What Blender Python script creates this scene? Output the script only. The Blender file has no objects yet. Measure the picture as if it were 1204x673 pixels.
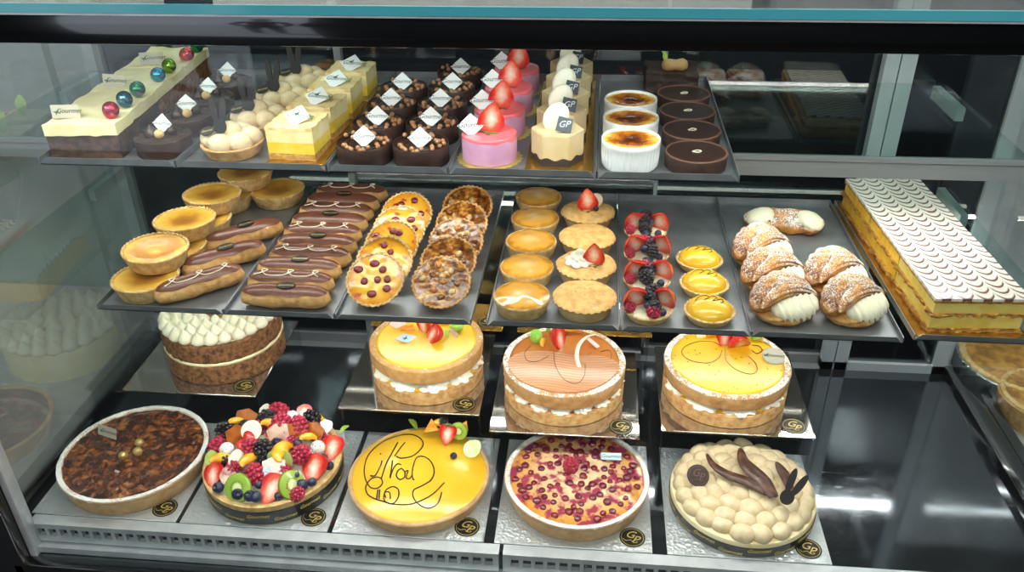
import bpy, bmesh, math, random
from mathutils import Vector as V, Matrix, Euler, noise
R = random.Random(11)
PI = math.pi
SC = bpy.context.scene
COL = SC.collection
rad = math.radians
# ------------------------------------------------------------------ camera
F, PT, YW, RL = 992.25, rad(30.586), rad(5.935), rad(-.868)
CZ = 1.6
fwd = V((-math.sin(YW)*math.cos(PT), math.cos(YW)*math.cos(PT), -math.sin(PT)))
rt = V((math.cos(YW), math.sin(YW), 0)); up = rt.cross(fwd)
cr, sr = math.cos(RL), math.sin(RL)
RT = cr*rt + sr*up; UP = -sr*rt + cr*up
def P(px, py, z):
    "point of the horizontal plane z seen at a photograph pixel"
    d = RT*((px-602)/F) - UP*((py-336.5)/F) + fwd
    return V((0, 0, CZ)) + d*((z-CZ)/d.z)
def depth(p): return (p-V((0, 0, CZ))).dot(fwd)
cam = bpy.data.objects.new('camera', bpy.data.cameras.new('camera')); COL.objects.link(cam)
cam.data.sensor_width = 36; cam.data.lens = 36*F/1204; cam.data.clip_start = .02
cam.matrix_world = Matrix(((RT.x, UP.x, -fwd.x, 0), (RT.y, UP.y, -fwd.y, 0), (RT.z, UP.z, -fwd.z, CZ), (0, 0, 0, 1)))
SC.camera = cam
# ------------------------------------------------------------------ materials
def lin(h):
    h = h.lstrip('#'); o = []
    for i in (0, 2, 4):
        c = int(h[i:i+2], 16)/255
        o.append(c/12.92 if c <= .04045 else ((c+.055)/1.055)**2.4)
    return (*o, 1)
class NT:
    def __init__(s, name):
        s.m = bpy.data.materials.new(name); s.m.use_nodes = True
        s.t = s.m.node_tree; s.n = s.t.nodes; s.b = s.n['Principled BSDF']; s.out = s.n['Material Output']
        s._co = None
    def add(s, ty, **k):
        x = s.n.new(ty)
        for a, v in k.items():
            if hasattr(x, a): setattr(x, a, v)
        return x
    def link(s, a, b): s.t.links.new(a, b)
    def co(s):
        if not s._co: s._co = s.add('ShaderNodeTexCoord')
        return s._co.outputs['Object']
    def noise(s, scale, detail=3, rough=.55, dist=0, vec=None):
        x = s.add('ShaderNodeTexNoise'); x.inputs['Scale'].default_value = scale; x.inputs['Detail'].default_value = detail
        x.inputs['Roughness'].default_value = rough; x.inputs['Distortion'].default_value = dist
        s.link(vec or s.co(), x.inputs['Vector']); return x.outputs['Fac']
    def vor(s, scale, feature='F1', out='Distance'):
        x = s.add('ShaderNodeTexVoronoi', feature=feature); x.inputs['Scale'].default_value = scale
        s.link(s.co(), x.inputs['Vector']); return x.outputs[out]
    def ramp(s, fac, stops):
        x = s.add('ShaderNodeValToRGB'); e = x.color_ramp.elements
        while len(e) < len(stops): e.new(.5)
        for el, (p, c) in zip(e, stops): el.position = p; el.color = lin(c) if isinstance(c, str) else (c, c, c, 1)
        s.link(fac, x.inputs['Fac']); return x.outputs['Color']
    def math(s, op, a, b=None):
        x = s.add('ShaderNodeMath', operation=op)
        for i, v in enumerate((a, b)):
            if v is None: continue
            if isinstance(v, (int, float)): x.inputs[i].default_value = v
            else: s.link(v, x.inputs[i])
        return x.outputs[0]
    def mix(s, fac, a, b):
        x = s.add('ShaderNodeMix', data_type='RGBA')
        for i, v in ((0, fac), (6, a), (7, b)):
            if isinstance(v, (int, float)): x.inputs[i].default_value = v
            elif isinstance(v, str): x.inputs[i].default_value = lin(v)
            else: s.link(v, x.inputs[i])
        return x.outputs[2]
    def sep(s, vec):
        x = s.add('ShaderNodeSeparateXYZ'); s.link(vec, x.inputs[0]); return x.outputs
    def nz(s):
        g = s.add('ShaderNodeNewGeometry'); return s.sep(g.outputs['Normal'])[2]
    def bump(s, h, strength, dist=.002):
        x = s.add('ShaderNodeBump'); x.inputs['Strength'].default_value = strength; x.inputs['Distance'].default_value = dist
        s.link(h, x.inputs['Height']); s.link(x.outputs[0], s.b.inputs['Normal'])
    def set(s, col=None, rough=.5, metal=0, coat=0, sss=0, spec=.5, croug=.14):
        b = s.b.inputs
        if col is not None:
            if isinstance(col, str): b['Base Color'].default_value = lin(col)
            else: s.link(col, b['Base Color'])
        if isinstance(rough, (int, float)): b['Roughness'].default_value = rough
        else: s.link(rough, b['Roughness'])
        b['Metallic'].default_value = metal; b['Coat Weight'].default_value = coat; b['Coat Roughness'].default_value = croug
        b['Specular IOR Level'].default_value = spec
        if sss: b['Subsurface Weight'].default_value = sss; b['Subsurface Radius'].default_value = (.006, .004, .002)
        return s.m
def mat(name, c, rough=.5, c2=None, scale=60, ramp=(.4, .62), bump=0, bscale=None, metal=0, coat=0, dust=0, dlo=.5, dscale=260, sss=0, detail=3, spec=.5, bdist=.002):
    t = NT(name); col = c
    if c2: col = t.ramp(t.noise(scale, detail), [(ramp[0], c), (ramp[1], c2)])
    if dust:
        f = t.ramp(t.math('ADD', t.noise(dscale, 4, .75), t.math('MULTIPLY', t.noise(40, 2), .5)), [(dlo, 0.), (dlo+.12, 1.)])
        u = t.ramp(t.nz(), [(.05, 0.), (.6, 1.)])
        f2 = t.math('MULTIPLY', t.math('MULTIPLY', f, u), dust)
        col = t.mix(f2, col, '#F4F1EC')
    if bump: t.bump(t.noise(bscale or scale, 4, .65), bump, bdist)
    return t.set(col, rough, metal, coat, sss, spec)
M = {}
M['steel'] = mat('brushed_steel', '#CACDD0', .38, '#BABDC1', 30, metal=.5)
M['tray'] = mat('tray_steel', '#94979B', .38, '#84878C', 22, metal=.7)
M['rail'] = mat('rail_aluminium', '#8C8F91', .45, metal=.45)
M['white_frame'] = mat('pale_aluminium', '#B4BABF', .4, metal=.35)
M['black'] = mat('black_glossy', '#060708', .05, coat=1, spec=.8)
M['black_matt'] = mat('black_profile', '#0B0C0E', .32)
t = NT('stainless_deck')
r1 = t.noise(9, 5, .7, .6)
mp = t.add('ShaderNodeMapping'); mp.inputs['Scale'].default_value = (3, 40, 3); t.link(t.co(), mp.inputs[0])
scr = t.ramp(t.noise(8, 6, .8, 1.2, mp.outputs[0]), [(.60, 0.), (.72, 1.)])
ro = t.math('ADD', t.math('MULTIPLY', r1, .16), t.math('MULTIPLY', scr, .25))
M['deck'] = t.set(t.mix(scr, '#64686E', '#9A9EA4'), ro, .93)
t = NT('embossed_silver_board'); v = t.vor(190)
t.bump(v, .9, .0016); M['foil'] = t.set(t.mix(t.noise(30), '#D0D3D5', '#BEC2C6'), .28, .62)
M['mirror_board'] = mat('mirror_board', '#CFC9C0', .05, metal=.95)
M['gold_board'] = mat('gold_board', '#C99A45', .25, '#B07F32', 40, metal=.85)
M['gold'] = mat('gold_print', '#D8BE6A', .4, metal=.35)
M['gold_foil'] = mat('gold_foil', '#E0C872', .3, metal=.7, bump=.4, bscale=300)
M['sticker'] = mat('black_sticker', '#0A0A0B', .35)
M['band'] = mat('black_ribbon', '#0C0D12', .3)
M['card_white'] = mat('white_card', '#E9ECEE', .5)
M['card_blue'] = mat('pale_blue_card', '#BFD3DE', .5)
M['card_tan'] = mat('grey_card', '#B9B2A0', .5)
M['card_dark'] = mat('dark_card', '#27303E', .45)
M['ink'] = mat('dark_ink', '#1F2C33', .6)
M['ink_green'] = mat('green_ink', '#2F5B45', .6)
M['ink_white'] = mat('pale_ink', '#C9CDD2', .6)
M['crust'] = mat('shortcrust', '#B67E46', .75, '#D9AE72', 95, (.34, .68), bump=.7, bscale=260)
M['crust_pale'] = mat('pale_shortcrust', '#E4C48A', .75, '#C4934E', 110, (.36, .70), bump=.7, bscale=240)
M['crust_front'] = mat('tart_side_crust', '#C9A477', .75, '#AE8352', 60, (.34, .7), bump=.5, bscale=280)
M['crust_dust'] = mat('sugar_dusted_crust', '#C0905A', .78, '#A87641', 70, bump=.6, bscale=280, dust=1, dlo=.70)
M['crust_rim'] = mat('sugar_covered_rim', '#B98F5E', .9, dust=1, dlo=.60, dscale=420, bump=1, bscale=380)
M['crust_light_dust'] = mat('lightly_dusted_crust', '#CB9C60', .78, '#B27E42', 80, (.34, .7), bump=.6, bscale=280, dust=.9, dlo=.84)
M['biscuit'] = mat('biscuit_crumb', '#C9A05E', .85, '#A97B3C', 150, bump=.8, bscale=260)
M['choc'] = mat('dark_chocolate', '#2A1813', .34, '#351F18', 60, bump=.08, bscale=150)
M['choc_matt'] = mat('chocolate_shell', '#3A231C', .5, '#2C1A15', 90, bump=.2, bscale=400)
M['choc_nut'] = mat('nutty_chocolate', '#33201A', .45, '#5A3E2E', 160, (.56, .7), bump=.6, bscale=200)
M['choc_black'] = mat('black_chocolate', '#1A1312', .6)
M['choc_rim'] = mat('cocoa_rim', '#6A4638', .6, bump=.3, bscale=400)
M['milk_choc'] = mat('milk_chocolate_pearl', '#A87550', .3)
M['eclair_ice'] = mat('chocolate_fondant', '#70412F', .34, '#633829', 50, coat=.15, bump=.05, bscale=60)
M['eclair'] = mat('choux_pastry', '#DDAF6E', .65, '#AC7136', 85, (.36, .74), bump=1, bscale=150, detail=5)
M['white_choc'] = mat('white_chocolate', '#EFE6CF', .35)
M['cream'] = mat('piped_cream', '#F3ECD0', .5, sss=.15, bump=.08, bscale=120)
M['cream_white'] = mat('whipped_cream', '#F6F1E2', .5, sss=.15)
M['icing'] = mat('cream_cheese_icing', '#EFE3B4', .5, '#E6D69C', 30, bump=.25, bscale=60)
M['meringue'] = mat('beige_meringue', '#D9C5A3', .6, '#CBB38C', 60, bump=.15, bscale=150, sss=.1)
M['ganache'] = mat('ivory_ganache', '#E6D5AE', .5, '#DCC796', 30, bump=.08, bscale=120, sss=.1, dust=.5, dlo=.85)
M['cake_brown'] = mat('carrot_sponge', '#94643A', .85, '#4E2E19', 130, (.38, .66), bump=1, bscale=190)
M['cake_dark'] = mat('dark_spiced_sponge', '#4F3323', .85, '#2F1E15', 90, (.4, .62), bump=.8, bscale=150)
M['lemon'] = mat('lemon_glaze', '#EBBB34', .25, '#E7B227', 20, coat=.35, sss=.1)
M['lemon_matt'] = mat('lemon_curd', '#EAB81F', .3, '#EFC232', 30, coat=.2)
M['mango'] = mat('mango_glaze', '#EDB40E', .3, '#F2C11C', 25, coat=.2, dust=.2, dlo=.88)
M['lemon_cream'] = mat('lemon_cream', '#F3D560', .5, '#E9C23C', 50, bump=.2, bscale=90)
M['foam'] = mat('pale_mousse', '#F0E1AE', .6, '#E8D392', 50, bump=.3, bscale=120)
M['toast'] = mat('toasted_meringue', '#EFD9A0', .55, '#C98F45', 55, (.5, .75), bump=.5, bscale=70)
M['caramel'] = mat('caramel_glaze', '#C4762F', .2, '#B56627', 18, coat=.5)
M['caramel_gold'] = mat('caramel_nut_cream', '#C39A66', .3)
M['pink'] = mat('pink_glaze', '#EE6D78', .22, coat=.5)
M['lilac'] = mat('pink_mousse', '#C996B4', .5, '#BB86A8', 40, bump=.15, bscale=250)
M['beige'] = mat('beige_mousse', '#DCC49B', .5, '#D3B888', 40, bump=.1, bscale=200)
M['dark_base'] = mat('dark_biscuit_base', '#3B2E33', .7, bump=.5, bscale=300)
M['porcelain'] = mat('white_porcelain', '#EDEEEE', .2, coat=.4)
M['straw'] = None
def radial(name, stops, rmax, nscale, namt, rough=.3, coat=.3, bump=0, bscale=90, scatter=None):
    t = NT(name); x, y, z = t.sep(t.co())
    d = t.math('SQRT', t.math('ADD', t.math('MULTIPLY', x, x), t.math('MULTIPLY', y, y)))
    f = t.math('ADD', t.math('DIVIDE', d, rmax), t.math('MULTIPLY', t.math('SUBTRACT', t.noise(nscale, 4, .65), .5), namt))
    col = t.ramp(f, stops)
    if scatter: col = t.mix(t.ramp(t.noise(scatter[0], 3), [(scatter[1], 0.), (scatter[1]+.1, 1.)]), col, scatter[2])
    if bump: t.bump(t.noise(bscale, 4), bump)
    return t.set(col, rough, 0, coat)
M['brulee'] = radial('burnt_sugar_crust', [(0, '#3E1606'), (.35, '#7E380A'), (.62, '#BF6A12'), (.85, '#E6A234'), (1, '#F0C766')], .034, 75, 1.5, .15, .7)
M['custard'] = radial('baked_custard', [(0, '#8F5A1D'), (.35, '#A8701F'), (.65, '#D09A34'), (1, '#E0B54E')], .038, 60, .8, .4, .2, .3, 120)
M['custard_golden'] = radial('golden_custard', [(0, '#E7B145'), (.4, '#D08A26'), (.7, '#C8811F'), (1, '#E6B94F')], .038, 60, .9, .4, .2, .4, 120)  # more golden custard with a bright centre
M['rasp_custard'] = radial('glazed_raspberry_custard', [(0, '#E8C76A'), (.45, '#E9B93A'), (.8, '#E6A422'), (1, '#CF7F1C')], .036, 70, .8, .22, .5, .25, 60, (70, .60, '#B5343A'))
M['berry_custard'] = radial('baked_berry_custard', [(0, '#EBD0A4'), (.5, '#E5BE95'), (.82, '#DDA45A'), (1, '#C9812C')], .106, 40, .5, .16, .9, .6, 90, (55, .47, '#9C3650'))
M['pie_glaze'] = radial('apricot_glazed_frangipane', [(0, '#E2BC7C'), (.4, '#DDA654'), (.8, '#E2A23A'), (1, '#B87A28')], .034, 60, .9, .14, .9, .25, 45)
M['pie_lid'] = mat('sugared_pie_lid', '#E2B872', .75, '#C68C42', 90, (.4, .72), bump=.8, bscale=220, dust=.5, dlo=.86)
M['pie_side'] = mat('pie_side', '#DDBF8C', .7, '#CFA66A', 40, bump=.2, bscale=200)
t = NT('caramelised_nuts'); n1 = t.noise(55, 5, .6, .6)
col = t.ramp(n1, [(.34, '#2C1309'), (.48, '#54270F'), (.6, '#85491F'), (.74, '#BC8A56')]); vv = t.vor(95, 'SMOOTH_F1'); t.bump(t.math('ADD', t.math('MULTIPLY', vv, -1.3), t.math('MULTIPLY', t.noise(200, 3, .6), .5)), 1, .006)
M['nut_glaze'] = t.set(col, .1, 0, 1, croug=.04)
t = NT('glazed_mixed_nuts'); col = t.ramp(t.noise(90, 3, .6), [(.36, '#4A220C'), (.5, '#8A5018'), (.6, '#B98330'), (.72, '#D9AF62')]); t.bump(t.noise(110, 3), .5, .003)
M['nut_tart'] = t.set(col, .22, 0, .5)
M['hazelnut'] = mat('hazelnut', '#D3B27C', .4, '#C09A5E', 120)
M['gold_nut'] = mat('gilded_hazelnut', '#CDB070', .25, '#A38345', 90, metal=.55)
t = NT('strawberry_skin'); v = t.vor(330)
col = t.mix(t.ramp(v, [(.1, 1.), (.22, 0.)]), t.mix(t.noise(50), '#C3131A', '#DD2C20'), '#E9B45A'); t.bump(v, .3, .001)
M['straw'] = t.set(col, .2, 0, .5)
t = NT('strawberry_flesh'); x, y, z = t.sep(t.co())
d = t.math('SQRT', t.math('ADD', t.math('MULTIPLY', t.math('MULTIPLY', x, x), 1.5), t.math('MULTIPLY', t.math('MULTIPLY', z, z), .45)))
col = t.ramp(t.math('ADD', t.math('DIVIDE', d, .013), t.math('MULTIPLY', t.math('SUBTRACT', t.noise(220, 3), .5), .5)), [(0, '#FBEADF'), (.33, '#F7B8A2'), (.6, '#EE5840'), (.92, '#C41C18')])
M['straw_cut'] = t.set(col, .15, 0, .6)
M['rasp'] = mat('raspberry', '#A81B38', .4, '#C03350', 200, bump=.1, coat=.2)
M['rasp_dark'] = mat('baked_raspberry', '#7B1423', .25, coat=.5)
M['berry_dark'] = mat('baked_blueberry', '#5A1328', .15, '#7E2138', 120, coat=.8)
M['blue'] = mat('blueberry', '#1B2036', .4, '#2B3350', 120, coat=.2)
M['blackb'] = mat('blackberry', '#151019', .22, coat=.5)
t = NT('kiwi'); x, y, z = t.sep(t.co())
d = t.math('SQRT', t.math('ADD', t.math('MULTIPLY', x, x), t.math('MULTIPLY', y, y)))
a = t.math('ARCTAN2', y, x)
base = t.ramp(t.math('DIVIDE', d, .014), [(0, '#E6E6B0'), (.28, '#DDE0A0'), (.42, '#8FAF3C'), (.9, '#9DB845'), (1, '#6C7F2A')])
sd = t.math('MULTIPLY', t.ramp(t.math('SINE', t.math('MULTIPLY', a, 18)), [(.6, 0.), (.75, 1.)]), t.ramp(t.math('DIVIDE', d, .014), [(.3, 0.), (.36, 1.), (.48, 1.), (.54, 0.)]))
M['kiwi'] = t.set(t.mix(sd, base, '#1D1A10'), .2, 0, .5)
M['mango_fruit'] = mat('peach_slice', '#F2A91E', .25, '#F6C044', 60, coat=.4)
M['pear'] = mat('pear_slice', '#EDE7D2', .3, coat=.3)
M['fig'] = mat('fig_slice', '#B5606A', .35, '#E6C8B0', 130, coat=.3)
M['dragon'] = mat('dragonfruit_ball', '#EDEBE6', .35, '#26242A', 420, (.60, .64), coat=.2)
M['amber'] = mat('sugar_shard', '#B86A28', .1, '#8E4517', 60, coat=.8)
M['leaf'] = mat('green_leaf', '#8FBE3C', .4, '#B5D65A', 80)
M['leaf_dark'] = mat('strawberry_calyx', '#3F5A2C', .5, '#5F7A3C', 120)
M['leaf_bright'] = mat('bright_green_garnish', '#7FCB3A', .35, '#B4E26A', 90)
M['orange_seg'] = mat('orange_slice', '#F28A24', .3, '#F7B257', 70, coat=.3)
M['melon'] = mat('green_melon', '#A9C65C', .25, '#C9DA8C', 60, coat=.4)
M['pinkwhite'] = mat('pink_chocolate_shard', '#F0D0CC', .4)
M['puff'] = mat('puff_pastry', '#D08C3C', .55, '#713812', 60, (.36, .64), bump=1, bscale=160, dust=1, dlo=.72, dscale=520)
M['puff_edge'] = mat('puff_pastry_edge', '#C99A58', .7, '#9C642C', 70, bump=.9, bscale=140)
M['flaky'] = mat('flaky_pastry', '#C8923F', .8, '#8C5B25', 130, (.35, .65), bump=1, bscale=170)
M['custard_fill'] = mat('vanilla_custard', '#EFC143', .4, '#E3AC28', 60, bump=.5, bscale=80)
M['custard_pale'] = mat('custard_cut_face', '#E8CE72', .45, '#DDBB55', 50, bump=.25, bscale=60)
t = NT('feathered_fondant'); x, y, z = t.sep(t.co())
wv = t.math('ABSOLUTE', t.math('SINE', t.math('MULTIPLY', x, 2*PI*20.5)))
yy = t.math('ADD', t.math('MULTIPLY', y, 66), t.math('MULTIPLY', t.math('POWER', wv, .6), 1.15))
fr = t.math('FRACT', t.math('ADD', yy, t.math('MULTIPLY', t.noise(30, 2), .25)))
ln = t.ramp(fr, [(.0, 0.), (.05, 1.), (.26, .9), (.42, 0.)])
ln = t.math('MULTIPLY', ln, t.ramp(wv, [(.06, .25), (.3, 1.)]))
M['fondant'] = t.set(t.mix(ln, t.mix(fr, '#F2EFEA', '#E8D8CB'), '#6A4030'), .25, 0, .3)
M['foil_red'] = mat('red_foil', '#A5122E', .18, '#D2607A', 130, (.5, .66), metal=.75, bump=.3, bscale=200)
M['foil_blue'] = mat('blue_foil', '#16506E', .18, '#6FA6B8', 130, (.5, .68), metal=.75, bump=.3, bscale=200)
M['foil_green'] = mat('green_foil', '#1E7A52', .18, '#8A63A8', 130, (.52, .66), metal=.75, bump=.3, bscale=200)
M['foil_teal'] = mat('teal_foil', '#1687A6', .18, '#9A4FA0', 130, (.55, .68), metal=.75, bump=.3, bscale=200)
M['foil_lime'] = mat('lime_foil', '#7DA83A', .18, '#5F4B9A', 130, (.52, .66), metal=.75, bump=.3, bscale=200)
M['foil_orange'] = mat('orange_foil', '#D0401C', .18, '#7A2A8C', 130, (.55, .66), metal=.75, bump=.3, bscale=200)
M['alu_foil'] = mat('aluminium_foil_dish', '#C2C8CC', .25, metal=.9, bump=.5, bscale=130)
t = NT('caramel_waves'); x, y, z = t.sep(t.co())
w_ = t.math('SINE', t.math('ADD', t.math('MULTIPLY', y, 900), t.math('MULTIPLY', t.math('SINE', t.math('MULTIPLY', x, 45)), 4)))
t.bump(w_, .35, .0015); M['caramel_waves'] = t.set(t.mix(t.noise(14, 2), '#C98E62', '#B97A50'), .3, 0, .3)
def glass(name, tint='#F4F8F7', rough=0.0, refl=1.0, haze=0., ior=1.45, hrough=.4, hcol='#C8CCD0'):
    t = NT(name)
    tr = t.add('ShaderNodeBsdfTransparent'); tr.inputs[0].default_value = lin(tint)
    gl = t.add('ShaderNodeBsdfGlossy'); gl.inputs['Roughness'].default_value = rough; gl.inputs[0].default_value = (1, 1, 1, 1)
    g = t.add('ShaderNodeNewGeometry'); vm = t.add('ShaderNodeVectorMath', operation='DOT_PRODUCT')
    t.link(g.outputs['Normal'], vm.inputs[0]); t.link(g.outputs['Incoming'], vm.inputs[1])
    k = t.math('POWER', t.math('SUBTRACT', 1., t.math('ABSOLUTE', vm.outputs['Value'])), 5.)
    fr = t.math('ADD', t.math('MULTIPLY', k, .96), .04)
    mx = t.add('ShaderNodeMixShader'); t.link(t.math('MULTIPLY', fr, refl), mx.inputs[0])
    t.link(tr.outputs[0], mx.inputs[1]); t.link(gl.outputs[0], mx.inputs[2]); o = mx.outputs[0]
    if haze:
        df = t.add('ShaderNodeBsdfDiffuse'); df.inputs[0].default_value = lin(hcol)
        tl = t.add('ShaderNodeBsdfTranslucent'); tl.inputs[0].default_value = lin(hcol)
        ad = t.add('ShaderNodeMixShader'); ad.inputs[0].default_value = .5
        t.link(df.outputs[0], ad.inputs[1]); t.link(tl.outputs[0], ad.inputs[2])
        m2 = t.add('ShaderNodeMixShader')
        t.link(t.math('MULTIPLY', t.ramp(t.noise(2.2, 3, .5), [(.3, .35), (.7, 1.)]), haze), m2.inputs[0])
        t.link(o, m2.inputs[1]); t.link(ad.outputs[0], m2.inputs[2]); o = m2.outputs[0]
    t.link(o, t.out.inputs[0]); return t.m
M['glass'] = glass('clear_glass', refl=.9)
M['glass_side'] = glass('glare_hazed_side_glass', '#EEF2F2', 0, 1.2, .36, hcol='#DADCDC')  # pale haze mixed into the glass stands in for glare
M['glass_shelf'] = glass('shelf_glass', '#E9F3F1', 0, 1)
M['acrylic'] = glass('clear_acrylic', '#F2F5F5', 0, .8)
M['glass_dark'] = glass('tinted_rear_glass', '#9AA0A6', 0, 2.2)
t = NT('glass_edge'); M['glass_edge'] = t.set(t.mix(t.noise(3), '#2F7F8C', '#4B9BA8'), .1, 0, .5)
def emit(name, c, s):
    t = NT(name); t.b.inputs['Emission Color'].default_value = lin(c); t.b.inputs['Emission Strength'].default_value = s
    return t.set(c, .5)
M['led'] = emit('led_diffuser', '#FFF6E8', 6)
M['wall'] = mat('dark_painted_wall', '#3B3E42', .8, '#44474B', 3)
M['ceiling'] = mat('white_ceiling', '#D8D8D6', .9)
M['floor'] = mat('dark_floor', '#1B1B1D', .6, '#222326', 5)
M['pave'] = mat('grey_paving', '#8C949C', .9, '#787F87', 6, bump=.2)
M['carton'] = mat('white_carton', '#D6D6D4', .7)
M['cloth_black'] = mat('black_cloth', '#0B0B0D', .9, bump=.2, bscale=80)
M['cloth_blue'] = mat('navy_cloth', '#141B30', .9, bump=.2, bscale=80)
M['denim'] = mat('denim_cloth', '#25406E', .9, bump=.2, bscale=200)
M['skin'] = mat('skin', '#C69277', .55, sss=.1)
M['hair'] = mat('dark_hair', '#241A15', .6, bump=.6, bscale=90)
# ------------------------------------------------------------------ mesh helpers
def build(name, bm, mats, parent=None, angle=42, loc=None, rot=None, scale=None):
    bmesh.ops.recalc_face_normals(bm, faces=bm.faces[:])
    me = bpy.data.meshes.new(name); bm.to_mesh(me); bm.free()
    if not isinstance(mats, (list, tuple)): mats = [mats]
    for m in mats: me.materials.append(M[m] if isinstance(m, str) else m)
    for p in me.polygons: p.use_smooth = True
    if angle < 180: me.set_sharp_from_angle(angle=rad(angle))
    return place(name, me, parent, loc, rot, scale)
def place(name, me, parent=None, loc=None, rot=None, scale=None):
    o = bpy.data.objects.new(name, me); COL.objects.link(o)
    if parent: o.parent = parent
    if loc is not None: o.location = loc
    if rot is not None: o.rotation_euler = rot
    if scale is not None: o.scale = (scale,)*3 if isinstance(scale, (int, float)) else scale
    return o
def tag(o, label, cat, group=None):
    o['label'] = label; o['category'] = cat
    if group: o['group'] = group
    return o
def thing(name, label, cat, loc=(0, 0, 0), rz=0, group=None):
    o = bpy.data.objects.new(name, None); COL.objects.link(o); o.empty_display_size = .02
    o.location = loc; o.rotation_euler = (0, 0, rz)
    return tag(o, label, cat, group)
def dup(o, parent=None):
    c = o.copy(); COL.objects.link(c)
    if parent: c.parent = parent
    for ch in list(o.children): dup(ch, c)
    return c
ORD = ['frontmost', 'second from the front', 'third from the front', 'fourth from the front', 'fifth from the front', 'sixth from the front', 'seventh from the front', 'eighth from the front', 'ninth from the front', 'rearmost']
def nth(i, n): return 'rearmost' if (i == n-1 and n > 1) else ORD[i]
def NB(): return bmesh.new()
def lathe(bm, prof, n=40, c=(0, 0, 0), f=None, mi=0, mx=None):
    rings = []
    for r, z in prof:
        if r < 1e-6: rings.append([bm.verts.new((c[0], c[1], c[2]+z))]); continue
        ring = []
        for i in range(n):
            a = 2*PI*i/n; rr, zz = f(a, r, z) if f else (r, z)
            ring.append(bm.verts.new((c[0]+rr*math.cos(a), c[1]+rr*math.sin(a), c[2]+zz)))
        rings.append(ring)
    vs = [v for r in rings for v in r]
    for A, B in zip(rings, rings[1:]):
        for i in range(n):
            j = (i+1) % n
            if len(A) == 1 and len(B) == 1: continue
            if len(A) == 1: fc = bm.faces.new((A[0], B[i], B[j]))
            elif len(B) == 1: fc = bm.faces.new((A[i], A[j], B[0]))
            else: fc = bm.faces.new((A[i], A[j], B[j], B[i]))
            fc.material_index = mi
    if mx is not None: bmesh.ops.transform(bm, matrix=mx, verts=vs)
    return vs
def box(bm, x0, x1, y0, y1, z0, z1, bev=0, mi=0, sub=0, seg=2):
    r = bmesh.ops.create_cube(bm, size=1); vs = r['verts']
    for v in vs: v.co = V((x0 if v.co.x < 0 else x1, y0 if v.co.y < 0 else y1, z0 if v.co.z < 0 else z1))
    fs = {f for v in vs for f in v.link_faces}
    for f in fs: f.material_index = mi
    es = list({e for f in fs for e in f.edges})
    if sub: bmesh.ops.subdivide_edges(bm, edges=es, cuts=sub, use_grid_fill=True)
    elif bev: bmesh.ops.bevel(bm, geom=es, offset=bev, segments=seg, affect='EDGES', profile=.5)
def prism(bm, poly, z0, z1, mi=0, mx=None):
    a = [bm.verts.new((x, y, z0)) for x, y in poly]; b = [bm.verts.new((x, y, z1)) for x, y in poly]
    n = len(poly); fs = [bm.faces.new(a[::-1]), bm.faces.new(b)]
    for i in range(n): fs.append(bm.faces.new((a[i], a[(i+1) % n], b[(i+1) % n], b[i])))
    for f in fs: f.material_index = mi
    if mx is not None: bmesh.ops.transform(bm, matrix=mx, verts=a+b)
    return a+b
def ell(cx, cy, a, b, n=20, rot=0):
    o = []
    for i in range(n):
        t = 2*PI*i/n; x, y = a*math.cos(t), b*math.sin(t)
        o.append((cx+x*math.cos(rot)-y*math.sin(rot), cy+x*math.sin(rot)+y*math.cos(rot)))
    return o
def ball(bm, c, r, sub=2, rot=None, mi=0):
    if isinstance(r, (int, float)): r = (r, r, r)
    q = bmesh.ops.create_icosphere(bm, subdivisions=sub, radius=1); mx = Matrix.Translation(c)
    if rot is not None: mx = mx @ Euler(rot).to_matrix().to_4x4()
    mx = mx @ Matrix.Diagonal((*r, 1)); bmesh.ops.transform(bm, matrix=mx, verts=q['verts'])
    if mi:
        for f in {f for v in q['verts'] for f in v.link_faces}: f.material_index = mi
    return q['verts']
def tube(bm, pts, r, n=6, closed=False):
    pts = [V(p) for p in pts]; rings = []; m = len(pts); u = None
    for i, p in enumerate(pts):
        a = pts[(i-1) % m] if (closed or i > 0) else p; b = pts[(i+1) % m] if (closed or i < m-1) else p
        t = (b-a).normalized() if (b-a).length > 1e-9 else V((1, 0, 0))
        if u is None: u = t.orthogonal().normalized()
        u = (u - t*u.dot(t)); u = u.normalized() if u.length > 1e-6 else t.orthogonal().normalized()
        w = t.cross(u); rr = r[i] if isinstance(r, (list, tuple)) else r
        rings.append([bm.verts.new(p + (u*math.cos(2*PI*k/n)+w*math.sin(2*PI*k/n))*rr) for k in range(n)])
    prs = list(zip(rings, rings[1:])) + ([(rings[-1], rings[0])] if closed else [])
    for A, B in prs:
        for k in range(n): bm.faces.new((A[k], A[(k+1) % n], B[(k+1) % n], B[k]))
    if not closed: bm.faces.new(rings[0][::-1]); bm.faces.new(rings[-1])
def smooth_path(pts, sub=5, closed=False):
    o = []; n = len(pts); pts = [V(p) for p in pts]
    for i in range(n if closed else n-1):
        g = lambda k: pts[k % n] if closed else pts[max(0, min(n-1, k))]
        a, b, c, d = g(i-1), g(i), g(i+1), g(i+2)
        for s in range(sub):
            t = s/sub; o.append(.5*((2*b)+(c-a)*t+(2*a-5*b+4*c-d)*t*t+(3*b-a-3*c+d)*t**3))
    if not closed: o.append(pts[-1])
    return o
def disp(bm, amp, scale, seed=0, verts=None, keep_bottom=None):
    bm.normal_update(); o = V((seed*7.3, seed*3.1, 0))
    for v in (verts or bm.verts):
        if keep_bottom is not None and v.co.z <= keep_bottom: continue
        v.co += v.normal*amp*noise.noise(v.co*scale+o)
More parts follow.
